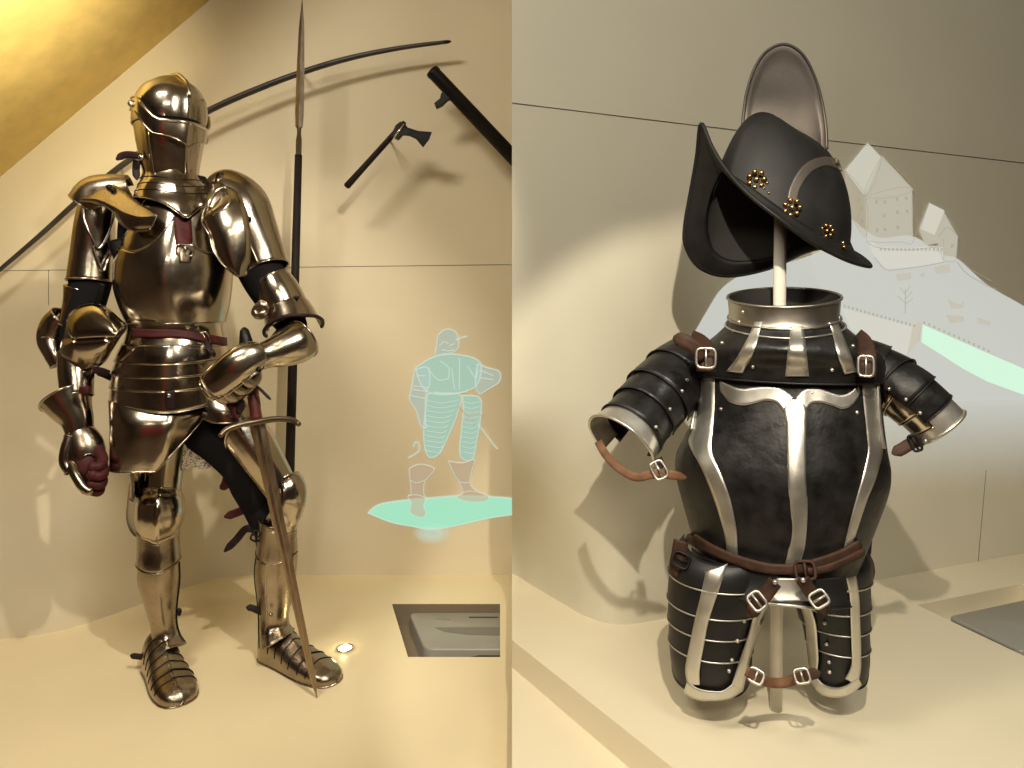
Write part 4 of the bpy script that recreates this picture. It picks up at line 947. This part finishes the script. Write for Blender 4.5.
# bright inside line of the collar opening stays dark
# shoulder straps with buckles
sg = [hit(gbv, x, y)[0] for x, y in ((705, 345),)]
for nm, pts, w, bx in (('shoulder_strap', [(690, 338, -.02), (700, 343, -.06), (706, 352, -.095), (706, 371, -.115)], .018, (706, 358)), ('shoulder_strap', [(856, 335, -.07), (863, 341, -.11), (867, 352, -.14), (867.5, 364, -.152), (867, 377, -.155)], .015, (866, 366))):
    st = obj(nm, ribbon([W(x, y, YT + d) for x, y, d in pts], w, n=18, tip=False), BROWN, half, solid=.004)
    u, v = bframe(*bx, 0)
    obj('strap_buckle', buckle(W(*bx, YT - .125 if bx[0] < 800 else YT - .165), u, v, .018 if bx[0] < 800 else .013, .019, .0026), BAND, st)
obj('shoulder_strap', ribbon([W(x, y, YT + d) for x, y, d in ((705, 357, -.118), (694, 347, -.12), (684, 341, -.115), (673, 337, -.10))], .014, n=18), BROWN, half, solid=.004)
# lamed pauldrons
def pauldron(st, arcs, ks, capk, name_strip, arc_cap, off0=.012):
    s = Surf(st, 'limb'); first = None
    for i in range(len(ks) - 1):
        o = .0035 * (len(ks) - i)
        mb = plate(s, arcs[0], arcs[1], ks[i], ks[i + 1] + .12, 40, 8, off=o, off1=o + .002, rims='b', rr=.0016)
        ob = obj('pauldron' if first is None else 'pauldron_lame', mb, BLACKSTEEL, first or half, solid=.002)
        first = first or ob
    mb = plate(s, arc_cap[0], arc_cap[1], ks[-1], capk, 40, 8, off=.004, off1=.007, rims='b', rr=.0034)
    obj('arm_cuff', mb, BAND, first, solid=.002)
    return s, first
sL = [(697, 358, YT + .13, 22, 1.0), (682, 373, YT + .11, 27, 1.0), (663, 392, YT + .075, 29.5, 1.05), (647, 410, YT + .045, 29.5, 1.0), (634, 426, YT + .015, 30.5, .98), (621, 443, YT - .01, 35, .95)]
s1, pdl = pauldron(sL, (-178, 78), [0.2, 1.25, 2.25, 3.2, 4.1], 5.0, None, (-165, 84))
b1 = plate(s1, -175, 80, 0, 5, 40, 30, off=.016).bvh()
rivets(pdl, b1, [(687, 380), (682, 391), (670, 409), (656, 427)], .0042)
# second, narrower lames toward the armpit
for i, k in enumerate((1.5, 2.5, 3.4)):
    obj('under_lame', plate(s1, 50, 125, k - .3, k + .85, 16, 6, off=.005 - .001 * i, off1=.007, rims='b', rr=.0016), BLACKSMOOTH, pdl, solid=.002)
sR = [(850, 362, YT - .01, 22, 1.0), (868, 371, YT - .02, 25, 1.05), (888, 382, YT - .04, 27, 1.05), (908, 396, YT - .07, 28.5, 1.0), (926, 411, YT - .085, 27, .95), (942, 427, YT - .095, 26, .92)]
s2, pdr = pauldron(sR, (-18, 178), [0.2, 1.2, 2.15, 3.1, 4.0], 5.0, None, (-85, 170))
b2 = plate(s2, -80, 170, 0, 5, 40, 30, off=.016).bvh()
rivets(pdr, b2, [(879.5, 382), (889, 389), (906, 399.5), (920, 413), (925.5, 441)], .0040)
for i, k in enumerate((1.15, 1.95, 2.75, 3.55)):
    obj('under_lame', plate(s2, -112, -12, k, k + .9, 16, 6, off=.008 - .001 * i, off1=.010 - .001 * i, rims='b', rr=.0016), STEEL, pdr, solid=.002)
# arm straps
ast = obj('arm_strap', ribbon([W(x, y, YT + d) for x, y, d in ((598, 441, -.02), (606, 455, -.05), (620, 469, -.08), (636, 477, -.10), (654, 474, -.11), (672, 475, -.11), (687, 478, -.10))], .0085, n=34), TAN, pdl, solid=.003)
u, v = bframe(659, 469, 28)
obj('strap_buckle', buckle(W(659, 470, YT - .115), u, v, .013, .017, .0026), BAND, ast)
obj('buckle_tab', ribbon([W(658, 458, YT - .09), W(662, 467, YT - .108)], .008, n=6, tip=False), BROWN, ast, solid=.003)
obj('arm_strap', ribbon([W(x, y, YT + d) for x, y, d in ((922, 440, -.145), (912, 443, -.155), (902, 449, -.155), (892, 454, -.15))], .011, n=16), BROWN, pdr, solid=.004)
obj('strap_buckle', buckle(W(915, 443, YT - .16), *bframe(915, 443, 25), .008, .015, .0026), IRON, pdr)
# waist belt
wt = Surf([(775, 536, YT, 88, .74), (775, 548, YT, 87, .76), (775, 562, YT, 88, .78), (775, 575, YT, 93, .80), (774, 590, YT, 97, .80), (773, 606, YT, 98, .80)], 'up', prof=lambda a, k: (1, 1 + .05 * math.exp(-((a - 8) / 20) ** 2)))
wtb = plate(wt, -110, 110, 0, 5, 80, 30, off=.009).bvh()
bl_c = [(688, 536), (705, 546), (730, 557.5), (760, 566.5), (780, 569), (797, 568), (820, 562), (842, 554), (862, 543)]
blt = obj('waist_belt', band_on(wtb, bl_c, 5.2, n=60, cols=3, off=.004), BROWN, half, solid=.004)
u, v = bframe(803, 568, 8)
hb0 = hit(wtb, 803, 568)
obj('belt_buckle', buckle(hb0[0] + hb0[1] * .013, u, v, .017, .016, .0032), BROWN, blt)
obj('belt_tail', band_on(wtb, [(806, 570), (822, 567), (838, 561), (852, 554), (864, 548)], 3.6, n=24, cols=2, off=.011), BROWN, blt, solid=.003)
obj('belt_tail', ribbon([W(x, y, YT + d) for x, y, d in ((863, 549, -.03), (868, 556, -.035), (872, 566, -.04), (872.5, 581, -.04))], .005, n=16), BROWN, blt, solid=.003)
# fauld with its arch, joined to the two tassets
fk = lambda a: 3.0 - .22 * math.exp(-((a - 8) / 16) ** 2)
fl_ = obj('fauld', plate(wt, -72, 46, 1.2, fk, 72, 14, off=.004, off1=.006, rims='b', rr=.002), BLACKSMOOTH, half, solid=.0022)
flb = plate(wt, -72, 60, 1.2, fk, 90, 20, off=.006).bvh()
obj('centre_plate', strip_on(flb, [(778, 572), (776, 580), (770, 588), (761, 602)], [(797, 572), (799, 580), (805, 588), (815, 601)], n=20, cols=8, off=.003), BAND, fl_, solid=.0015)
obj('arch_rim', MB().tube([wt.pt(a, fk(a), .008) for a in range(-14, 32, 2)], .003, 6), BAND, fl_)
def tasset(st, arc, ks, yawc, band_px, inner_px, riv, rounded):
    s = Surf(st, 'up', yaw=yawc); first = None; n = len(ks) - 1
    for i in range(n):
        o = .0015 * (n - i)
        sag = lambda a: 0.0
        if i < n - 1: kb = ks[i + 1] + .10
        else: kb = (lambda a: ks[n] - rounded * ((abs(a - (arc[0] + arc[1]) / 2) / ((arc[1] - arc[0]) / 2)) ** 4))
        mb = plate(s, arc[0], arc[1], ks[i] if i else (lambda a: ks[0] - .35 * sstep((a * (-1 if arc[0] < -90 else 1) - 20) / 70)), kb, 48, 10, off=o, off1=o + .002, rims='b' + ('lr' if i == n - 1 else ''), rr=.0017)
        ob = obj('tasset' if first is None else 'tasset_lame', mb, BLACKSMOOTH, first or half, solid=.002)
        first = first or ob
    bv = plate(s, arc[0], arc[1], ks[0], ks[-1], 48, 40, off=.008).bvh()
    for L_, R_ in band_px:
        obj('steel_band', strip_on(bv, L_, R_, n=50, cols=4, off=.003), BAND, first, solid=.0013)
    rivets(first, bv, riv, .0042)
    # lame edges show across the band too
    for k in ks[1:-1]:
        obj('lame_edge', MB().tube([s.pt(lerp(arc[0] + 1, arc[1] - 1, i / 40), k + .1, .0022 + .0015 * (n - ks.index(k) + 1)) for i in range(41)], .0017, 6), BAND, first)
    return s, first, bv
YQ = YT - .015
tl_, t1, tv1 = tasset([(731, 532, YQ + .02, 38, .8), (723, 556, YQ, 47.5, .90), (717, 586, YQ, 46, .95), (713, 609, YQ, 43, .95), (711, 633, YQ, 41, .95), (710, 656, YQ, 39.5, .95), (711, 679, YQ, 36, .92)], (-100, 74), [0.75, 1.5, 2.5, 3.4, 4.3, 6.0], -4,
    [([(706, 572), (701, 595), (695, 620), (690, 645), (686, 668), (688, 684)], [(728, 564), (717, 595), (709, 620), (704, 645), (700, 668), (700, 684)]),
     ([(688, 680), (697, 687), (709, 690), (722, 690), (731, 684)], [(684, 692), (697, 699), (712, 700), (729, 698), (742, 690)]),
     ([(757, 600), (750, 625), (744, 645), (739, 660), (731, 684)], [(768, 604), (760, 625), (753, 645), (748, 662), (742, 690)])], None,
    [(744, 621), (737.5, 641), (732, 660), (729, 671)], .5)
tr_, t2, tv2 = tasset([(818, 534, YQ + .02, 38, .8), (822, 556, YQ, 44, .90), (828, 586, YQ, 38.5, .95), (832, 609, YQ, 35, .95), (836, 633, YQ, 31.5, .95), (838, 656, YQ, 29.5, .95), (838, 676, YQ, 26.5, .92)], (-72, 100), [0.75, 1.5, 2.5, 3.4, 4.3, 6.0], 6,
    [([(843, 566), (849, 595), (850, 620), (851, 645), (851, 664), (845, 678)], [(853, 562), (858, 595), (859, 620), (860, 645), (860, 668), (857, 684)]),
     ([(857, 676), (847, 684), (836, 687), (824, 684), (817, 676)], [(861, 684), (850, 694), (836, 697), (822, 694), (813, 684)]),
     ([(800, 602), (806, 622), (808, 642), (810, 660), (813, 684)], [(809, 600), (816, 622), (818, 642), (819, 660), (817, 676)])], None,
    [(824.5, 623), (826.5, 644), (829, 662), (829.5, 672)], .5)
# front hanger straps with big buckles
for pts, bx, an, tv in ((((775, 582), (766, 594), (757, 605), (748, 617)), (757, 601), -48, tv1), (((803, 580), (812, 594), (820, 603), (826, 616)), (819, 599), 38, tv2)):
    P = [W(x, y, YT - .185 + .004 * i) for i, (x, y) in enumerate(pts)]
    ob = obj('hanger_strap', ribbon(P, .0125, n=20), BROWN, half, solid=.004)
    u, v = bframe(*bx, an)
    obj('strap_buckle', buckle(W(*bx, YT - .195), v, u, .013, .015, .0026), BAND, ob)
    obj('strap_rivet', MB().ball(W(*pts[0], YT - .19), .0048), BAND, ob)
# strap joining the tassets at the bottom
ob = obj('thigh_strap', ribbon([W(x, y, YT + d) for x, y, d in ((748, 672, -.17), (757, 678, -.15), (768, 682, -.13), (780, 683, -.12), (793, 680, -.13), (804, 676, -.15), (815, 673, -.165))], .009, n=30, tip=False), TAN, half, solid=.004)
for bx, an in (((756, 676), -20), ((802, 676), 18)):
    u, v = bframe(*bx, an); obj('strap_buckle', buckle(W(*bx, YT - .165), u, v, .013, .012, .0026), BAND, ob)
obj('strap_tail', ribbon([W(805, 676, YT - .163), W(813, 674, YT - .17), W(820, 672, YT - .175)], .009, n=10), BROWN, ob, solid=.004)
for pts in ([(681, 541), (679, 553), (677, 566), (679, 578)],):
    ob = obj('side_strap', ribbon([W(x, y, YT - .05) for x, y in pts], .015, n=14), BROWN, half, solid=.004)
    obj('strap_buckle', buckle(W(681, 560, YT - .06), *bframe(681, 560, 70), .014, .016, .0028), IRON, ob)
ob = obj('side_strap', ribbon([W(x, y, YT - .03) for x, y in ((866, 536), (865, 548), (864, 560))], .012, n=10), BROWN, half, solid=.004)
ob = obj('side_strap', ribbon([W(x, y, YT - .07) for x, y in ((876, 432), (880, 445), (884, 458))], .010, n=10), BROWN, half, solid=.004)
obj('strap_rivet', MB().ball(W(880, 450, YT - .085), .006), IRON, ob)

# the pole both pieces hang on
YPole = YT + .005
pz0 = Vector((W(776, 715, YPole).x, YPole, ZR)); pz1 = Vector((W(780.5, 215, YPole).x, YPole, W(780, 205, YPole).z))
pole = thing('display_pole', 'thin white pole carrying the morion and the black half armour', 'pole', pz0)
obj('shaft', MB().tube([pz0, pz0.lerp(pz1, .5), pz1], .0128, 20), POLE, pole)
cs = MB().tube([W(690, 366, YPole), W(782, 352, YPole), W(866, 364, YPole)], .009, 8)
obj('crossbar', cs, IRON, pole)

# morion helmet
mo = thing('morion_helmet', 'black morion helmet with tall grey crest and brass rosettes above the half armour', 'helmet', W(775, 225, 1.44))
OUT = [(701, 124, 1.46), (711, 145, 1.43), (724, 167, 1.40), (746, 192, 1.36), (777, 217, 1.33), (808, 240, 1.33), (840, 257, 1.355), (858, 264, 1.385), (870.5, 266, 1.41), (858, 255, 1.45), (838, 247, 1.49), (808, 251, 1.53), (770, 268, 1.555), (728, 276, 1.56), (700, 268, 1.56), (686, 247, 1.55), (685, 225, 1.54), (691, 190, 1.52), (697, 155, 1.49)]
INN = [(722, 172, 1.435), (727, 173, 1.415), (734, 176, 1.40), (752, 188, 1.375), (780, 208, 1.355), (807, 226, 1.352), (833, 240, 1.365), (845, 245, 1.385), (850, 245, 1.41), (848, 240, 1.44), (836, 238, 1.475), (806, 244, 1.505), (770, 258, 1.525), (734, 262, 1.53), (714, 253, 1.525), (707, 236, 1.515), (706, 218, 1.50), (710, 198, 1.48), (716, 182, 1.455)]
def loop3(pts, n=120):
    q = [tuple(W(*p)) for p in pts]; m = len(q); out = []
    for i in range(n):
        t = i * m / n; k = int(t); u = t - k
        out.append(Vector(cr([q[(k - 1) % m], q[k], q[(k + 1) % m], q[(k + 2) % m]], 1 + u)))
    return out
lo_, li_ = loop3(OUT), loop3(INN)
BC = sum(li_, Vector()) / len(li_)
APX = W(785, 126, 1.465)
rows = []
for j in range(9):
    t = j / 8
    rows.append([a.lerp(b, t) + (APX - BC).normalized() * (-.010 * math.sin(math.pi * t)) for a, b in zip(lo_, li_)])
bowl = []
for j in range(25):
    ph = j / 24 * math.pi / 2
    f_, g_ = math.cos(ph) ** .90, math.sin(ph) ** .97
    bowl.append([BC + (p - BC) * max(f_, .002) * (1 - .02 * math.sin(2 * ph)) + (APX - BC) * g_ for p in li_])
mbb = MB().grid(bowl, wrap=True)
hb_o = obj('bowl', mbb, MORION, mo, recalc=True)
inner = [[BC + (p - BC) * .97 + (APX - BC) * -.0 for p in r] for r in bowl]
obj('bowl_lining', MB().grid([[BC + (p - BC) * .965 for p in r] for r in bowl], wrap=True), HOLLOW, hb_o, recalc=True)
mbr = MB().grid(rows, wrap=True); mbr.tube(lo_, .0030, 6, closed=True)
obj('brim', mbr, MORION, mo, solid=.003, offset=0)
bwv = mbb.bvh()
# crest: a tall steel fin along the top of the bowl
cO = [(741, 158), (741.5, 135), (743.5, 110), (748, 86), (756, 65), (767, 51), (781, 45), (793, 48), (804, 58), (814, 78), (821, 102), (825, 128), (826, 150)]
cI = [(746.5, 158), (747, 135), (749, 112), (753, 90), (760, 71), (769, 58), (780, 52), (791, 55), (800.5, 64), (809.5, 82), (816, 104), (820, 129), (821, 150)]
def cy(x): return 1.462 - .012 * (x - 783) / 42
co_ = smooth([(*p, 0) for p in cO], 60); ci_ = smooth([(*p, 0) for p in cI], 60)
base_l = [Vector((lerp(750, 818, i / 59), 158 - 8 * i / 59, 0)) for i in range(60)]
rowsf = []; rowsb = []
for lv in range(10):
    rf, rb = [], []
    for i in range(60):
        if lv == 0: p, th = co_[i], .0035
        elif lv == 1: p, th = co_[i].lerp(ci_[i], .45), .0062
        elif lv == 2: p, th = ci_[i], .0038
        else:
            t = (lv - 2) / 7; p = ci_[i].lerp(base_l[i], t); th = .0034 + .004 * t
        q = W(p.x, p.y, cy(p.x)); rf.append(q + Vector((0, -th, 0))); rb.append(q + Vector((0, th, 0)))
    rowsf.append(rf); rowsb.append(rb)
mb = MB().grid(list(reversed(rowsb)) + rowsf); mb.tube(rowsf[0], .0036, 6)
obj('crest', mb, CREST, mo, recalc=True)
# grey crescent painted on the bowl
obj('steel_crescent', strip_on(bwv, [(787, 207), (789, 190), (797, 173), (808, 162), (824, 157), (838, 160)], [(797, 206), (799, 192), (806, 179), (815, 170), (828, 166), (842, 172)], n=40, cols=6, off=.0015), CREST, hb_o, solid=.0012)
for nm, (x, y), s in (('a', (756.5, 180), 1.15), ('b', (791.5, 208), 1.1), ('c', (826, 231), .8)):
    h = hit(bwv, x, y) if bwv.ray_cast(CAM, ray(x, y))[0] is not None else (W(x, y, 1.36), Vector((0, -1, 0)))
    u, v = bframe(x, y, 0); mb = MB(); c = h[0] + h[1] * .003
    mb.ball(c, .0055 * s, 8)
    for k in range(7):
        a = k * 2 * math.pi / 7; mb.ball(c + u * (.0125 * s * math.cos(a)) + v * (.0135 * s * math.sin(a)), .0052 * s, 8)
    obj('rosette', mb, BRASS, hb_o)
for (x, y), r_ in (((764, 188), .003), ((769, 193), .003), ((767, 183), .0035), ((843, 243), .0045), ((844, 247), .004), ((830, 237), .003)):
    h = hit(bwv, x, y, (W(x, y, 1.37), Vector((0, -1, 0)))); obj('brass_stud', MB().ball(h[0], r_, 8), BRASS, hb_o)

# device lying in the right recess
zt2 = ZR - .006; P0 = FR(946, 611); P0 = P0 + e2 * .008
b0 = Vector((P0.x, P0.y, ZR - .06)); b0 = b0 + e2 * .20
dv = thing('floor_device', 'grey flat device with ribbed sides lying in the recess at the far right', 'device', b0 + e1 * .1)
mb = rounded_slab(b0, e1, -e2, .33, .205, .048, .02)
obj('case', mb, PLASTIC, dv, recalc=True)
for k in range(7):
    z = b0.z + .008 + k * .0052; q = [b0 + e1 * .0 - e2 * .02, b0 - e2 * .185]
    obj('side_rib', MB().tube([Vector((p.x, p.y, z)) - e1 * .001 for p in q], .0016, 6), PLASTIC_D, dv)

# projected castle on the right wall
CGX = lambda x: 820 + x * 166 / 490.0
CGY = lambda y: 120 + y * 260 / 768.0
def cp(l): return [(CGX(x), CGY(y)) for x, y in l]
L_HILL = mat_light('projected_snow_hill', (0.66, 0.68, 0.64), 1.0, 0.72)
L_KEEP = mat_light('projected_keep_wall', (0.62, 0.59, 0.49), 1.0, 0.62)
L_ROOF = mat_light('projected_keep_roof', (0.70, 0.68, 0.58), 1.0, 0.68)
L_CLINE = mat_light('projected_brown_line', (0.36, 0.33, 0.26), 1.0, 0.55)
L_MINT = mat_light('projected_mint_bank', (0.62, 0.90, 0.68), 1.1, 0.85)
L_TAN = mat_light('projected_tan_bank', (0.55, 0.49, 0.37), 1.0, 0.55)
ca = thing('projected_castle', 'pale projected picture of a castle on a snowy hill behind the half armour', 'projection', on_right_wall(905, 330))
rw = on_right_wall
hill = [(672, 352), (690, 338), (706, 312), (722, 288), (748, 272), (790, 262), (830, 246), (846, 218), (862, 228), (880, 238), (912, 236), (940, 254), (956, 258), (972, 272), (990, 287), (1030, 310), (1075, 340), (1095, 372), (1060, 396), (980, 400), (930, 402), (880, 402), (800, 402), (720, 400), (690, 390)]
flatlight('hillside', [spl(hill, 90)], L_HILL, ca, rw, .002)
for i in range(16):
    ya, yb = 402 + i * 6, 402 + (i + 1) * 6
    flatlight('hillside_fade', [[(820, ya), (1078 - 4 * i, ya - 4), (1074 - 4 * i, yb - 4), (820, yb)]], mat_light('projected_snow_fade_' + 'abcdefghijklmnop'[i], (0.66, 0.68, 0.64), 1.0, .70 * (1 - (i + .5) / 16) ** 1.4), ca, rw, .002)
keepR = cp([(130, 225), (270, 205), (272, 355), (230, 360), (150, 360), (132, 340)]); keepL = cp([(70, 150), (130, 225), (132, 345), (95, 300), (70, 250)])
roofA = cp([(70, 150), (138, 68), (178, 110), (130, 225)]); roofB = cp([(178, 105), (272, 205), (130, 226)])
flatlight('keep', [keepR], L_KEEP, ca, rw, .003); flatlight('keep', [keepL], L_TAN, ca, rw, .003)
flatlight('keep_roof', [roofA], L_ROOF, ca, rw, .004); flatlight('keep_roof', [roofB], L_KEEP, ca, rw, .004)
house = cp([(290, 330), (320, 245), (360, 265), (405, 345), (400, 410), (360, 415), (345, 365), (310, 370)])
flatlight('gatehouse', [house], L_KEEP, ca, rw, .003)
flatlight('gatehouse_roof', [cp([(290, 322), (320, 245), (365, 268), (335, 340), (300, 325)])], L_ROOF, ca, rw, .004)
flatlight('curtain_wall', [cp([(132, 345), (170, 375), (260, 378), (330, 372), (362, 372), (362, 418), (300, 430), (240, 437), (190, 440), (155, 400)])], L_ROOF, ca, rw, .0045)
cl = []
for pl in (keepR, keepL, roofA, roofB, house): cl += outl(pl, .35)
cl += stroke_poly(cp([(132, 360), (170, 378), (260, 384), (330, 376), (362, 374)]), .5) + stroke_poly(cp([(155, 405), (190, 442), (240, 440), (300, 432), (362, 420)]), .45)
cl += stroke_poly(cp([(345, 345), (370, 318), (405, 345)]), .5) + stroke_poly(cp([(360, 350), (360, 415)]), .4)
flatlight('castle_lines', cl, L_CLINE, ca, rw, .006)
wn = []
for x, y in ((162, 243), (187, 243), (223, 234), (250, 231), (185, 283), (224, 273), (252, 270), (164, 326), (187, 324), (225, 318), (385, 372), (110, 235), (118, 262), (108, 285), (120, 300)):
    wn.append(cp([(x - 4, y - 5), (x + 4, y - 5), (x + 4, y + 5), (x - 4, y + 5)]))
flatlight('castle_windows', wn, L_CLINE, ca, rw, .006)
cn = []
for i in range(16):
    x = 172 + i * 12; y = 384 - .0016 * (i - 8) ** 2; cn.append(cp([(x, y - 6), (x + 6, y - 6), (x + 6, y + 3), (x, y + 3)]))
for i in range(18):
    x = lerp(65, 270, i / 17); y = lerp(550, 608, i / 17); cn.append(cp([(x, y - 5), (x + 6, y - 4), (x + 6, y + 4), (x, y + 3)]))
for i in range(14):
    x = lerp(300, 490, i / 13); y = lerp(598, 682, i / 13); cn.append(cp([(x, y - 5), (x + 6, y - 3), (x + 6, y + 4), (x, y + 3)]))
flatlight('battlements', cn, L_CLINE, ca, rw, .006)
flatlight('outer_wall', [cp([(60, 555), (270, 610), (280, 598), (296, 600), (282, 660), (250, 695), (180, 680), (90, 620)])], L_ROOF, ca, rw, .0035)
flatlight('outer_wall', [cp([(270, 608), (283, 596), (297, 598), (290, 650), (252, 695), (262, 650)])], L_TAN, ca, rw, .0045)
flatlight('mint_bank', [cp([(300, 604), (495, 690), (600, 735), (720, 790), (600, 812), (490, 772), (420, 735), (350, 690), (296, 656)])], L_MINT, ca, rw, .004)
for q in ([(372, 530), (410, 545), (422, 535), (418, 555), (385, 558)], [(368, 575), (420, 580), (422, 595), (380, 602)], [(460, 582), (500, 595), (500, 608), (462, 600)], [(220, 455), (265, 450), (268, 470), (225, 475)], [(332, 435), (380, 425), (382, 450), (338, 455)], [(290, 455), (305, 448), (308, 462), (295, 466)]):
    flatlight('wooden_cart', [cp(q)], L_TAN, ca, rw, .004)
tr_l = stroke_poly(cp([(247, 570), (247, 500)]), .5)
for (x0, y0, x1, y1) in ((247, 540, 225, 520), (247, 530, 268, 505), (247, 515, 232, 495), (247, 510, 262, 490), (247, 545, 270, 525)): tr_l += stroke_poly(cp([(x0, y0), ((x0 + x1) / 2, (y0 + y1) / 2), (x1, y1)]), .35)
flatlight('bare_tree', tr_l, L_CLINE, ca, rw, .006)
flatlight('road_line', stroke_poly(cp([(400, 420), (430, 455), (490, 490), (520, 500)]), .6) + stroke_poly(cp([(405, 405), (440, 440), (500, 475)]), .4), L_CLINE, ca, rw, .006)
# ------------------------------------------------------------------ light and camera
def lamp(name, typ, loc, aim, energy, col, **kw):
    l = bpy.data.lights.new(name, typ); l.energy = energy; l.color = col
    for k, v in kw.items(): setattr(l, k, v)
    o = bpy.data.objects.new(name, l); C.objects.link(o); o.location = loc
    if aim is not None: o.rotation_euler = (Vector(aim) - Vector(loc)).to_track_quat('-Z', 'Y').to_euler()
    return o
lamp('spot_left_bay', 'SPOT', (-0.05, 0.95, CAMZ + 0.88), (-1.0, 2.15, CAMZ - 0.40), 80, (1.0, 0.89, 0.70), spot_size=R(70), spot_blend=0.6, shadow_soft_size=0.02)
lamp('spot_right_bay', 'SPOT', (0.15, 0.10, CAMZ + 0.85), (0.76, 1.65, CAMZ - 0.74), 122, (1.0, 0.90, 0.72), spot_size=R(55), spot_blend=0.22, shadow_soft_size=0.015)
lamp('fill_light_left', 'AREA', (-1.2, 0.3, ZTOP - 0.06), (-1.2, 1.5, 0.8), 46, (1.0, 0.91, 0.74), shape='RECTANGLE', size=0.9, size_y=0.35)  # unseen area light added as ambient fill for the left bay
lamp('fill_light_right', 'AREA', (1.1, -0.2, ZTOP - 0.06), (0.9, 1.4, 0.8), 26, (0.98, 0.97, 0.86), shape='RECTANGLE', size=0.8, size_y=0.35)  # same kind of added fill, over the right bay
lamp('fill_light_rear', 'AREA', (0.0, -1.9, ZTOP - 0.06), (0.0, -1.9, 0), 48, (1.0, 0.90, 0.72), shape='RECTANGLE', size=1.6, size_y=0.5)  # added fill, brightens the rear room that the steel reflects
lamp('ceiling_wash', 'SPOT', (-0.95, 1.5, 1.9), (-1.75, 2.3, CAMZ + 0.75), 62, (1.0, 0.86, 0.55), spot_size=R(75), spot_blend=0.8, shadow_soft_size=0.05)
lamp('floor_spot_bulb', 'POINT', FL(343.5, 649) + Vector((0, 0, 0.02)), None, 0.09, (1.0, 0.86, 0.45), shadow_soft_size=0.008)
w = bpy.data.worlds.new('gallery_dusk'); bpy.context.scene.world = w; w.use_nodes = True
w.node_tree.nodes['Background'].inputs[0].default_value = (0.5, 0.42, 0.3, 1); w.node_tree.nodes['Background'].inputs[1].default_value = 0.2
cd = bpy.data.cameras.new('camera'); cam = bpy.data.objects.new('camera', cd); C.objects.link(cam)
cam.location = CAM; cam.rotation_euler = (R(90), 0, 0); cd.sensor_fit = 'HORIZONTAL'; cd.sensor_width = 36; cd.lens = F / 1024 * 36
cd.shift_y = (HY - 384) / 1024; cd.clip_start = 0.02
sc = bpy.context.scene; sc.camera = cam
sc.view_settings.view_transform = 'Standard'; sc.view_settings.look = 'None'; sc.view_settings.gamma = 1; sc.view_settings.exposure = 0.0
sc.view_settings.use_curve_mapping = False
sc.cycles.use_denoising = True
sc.cycles.max_bounces = 8; sc.cycles.transparent_max_bounces = 16
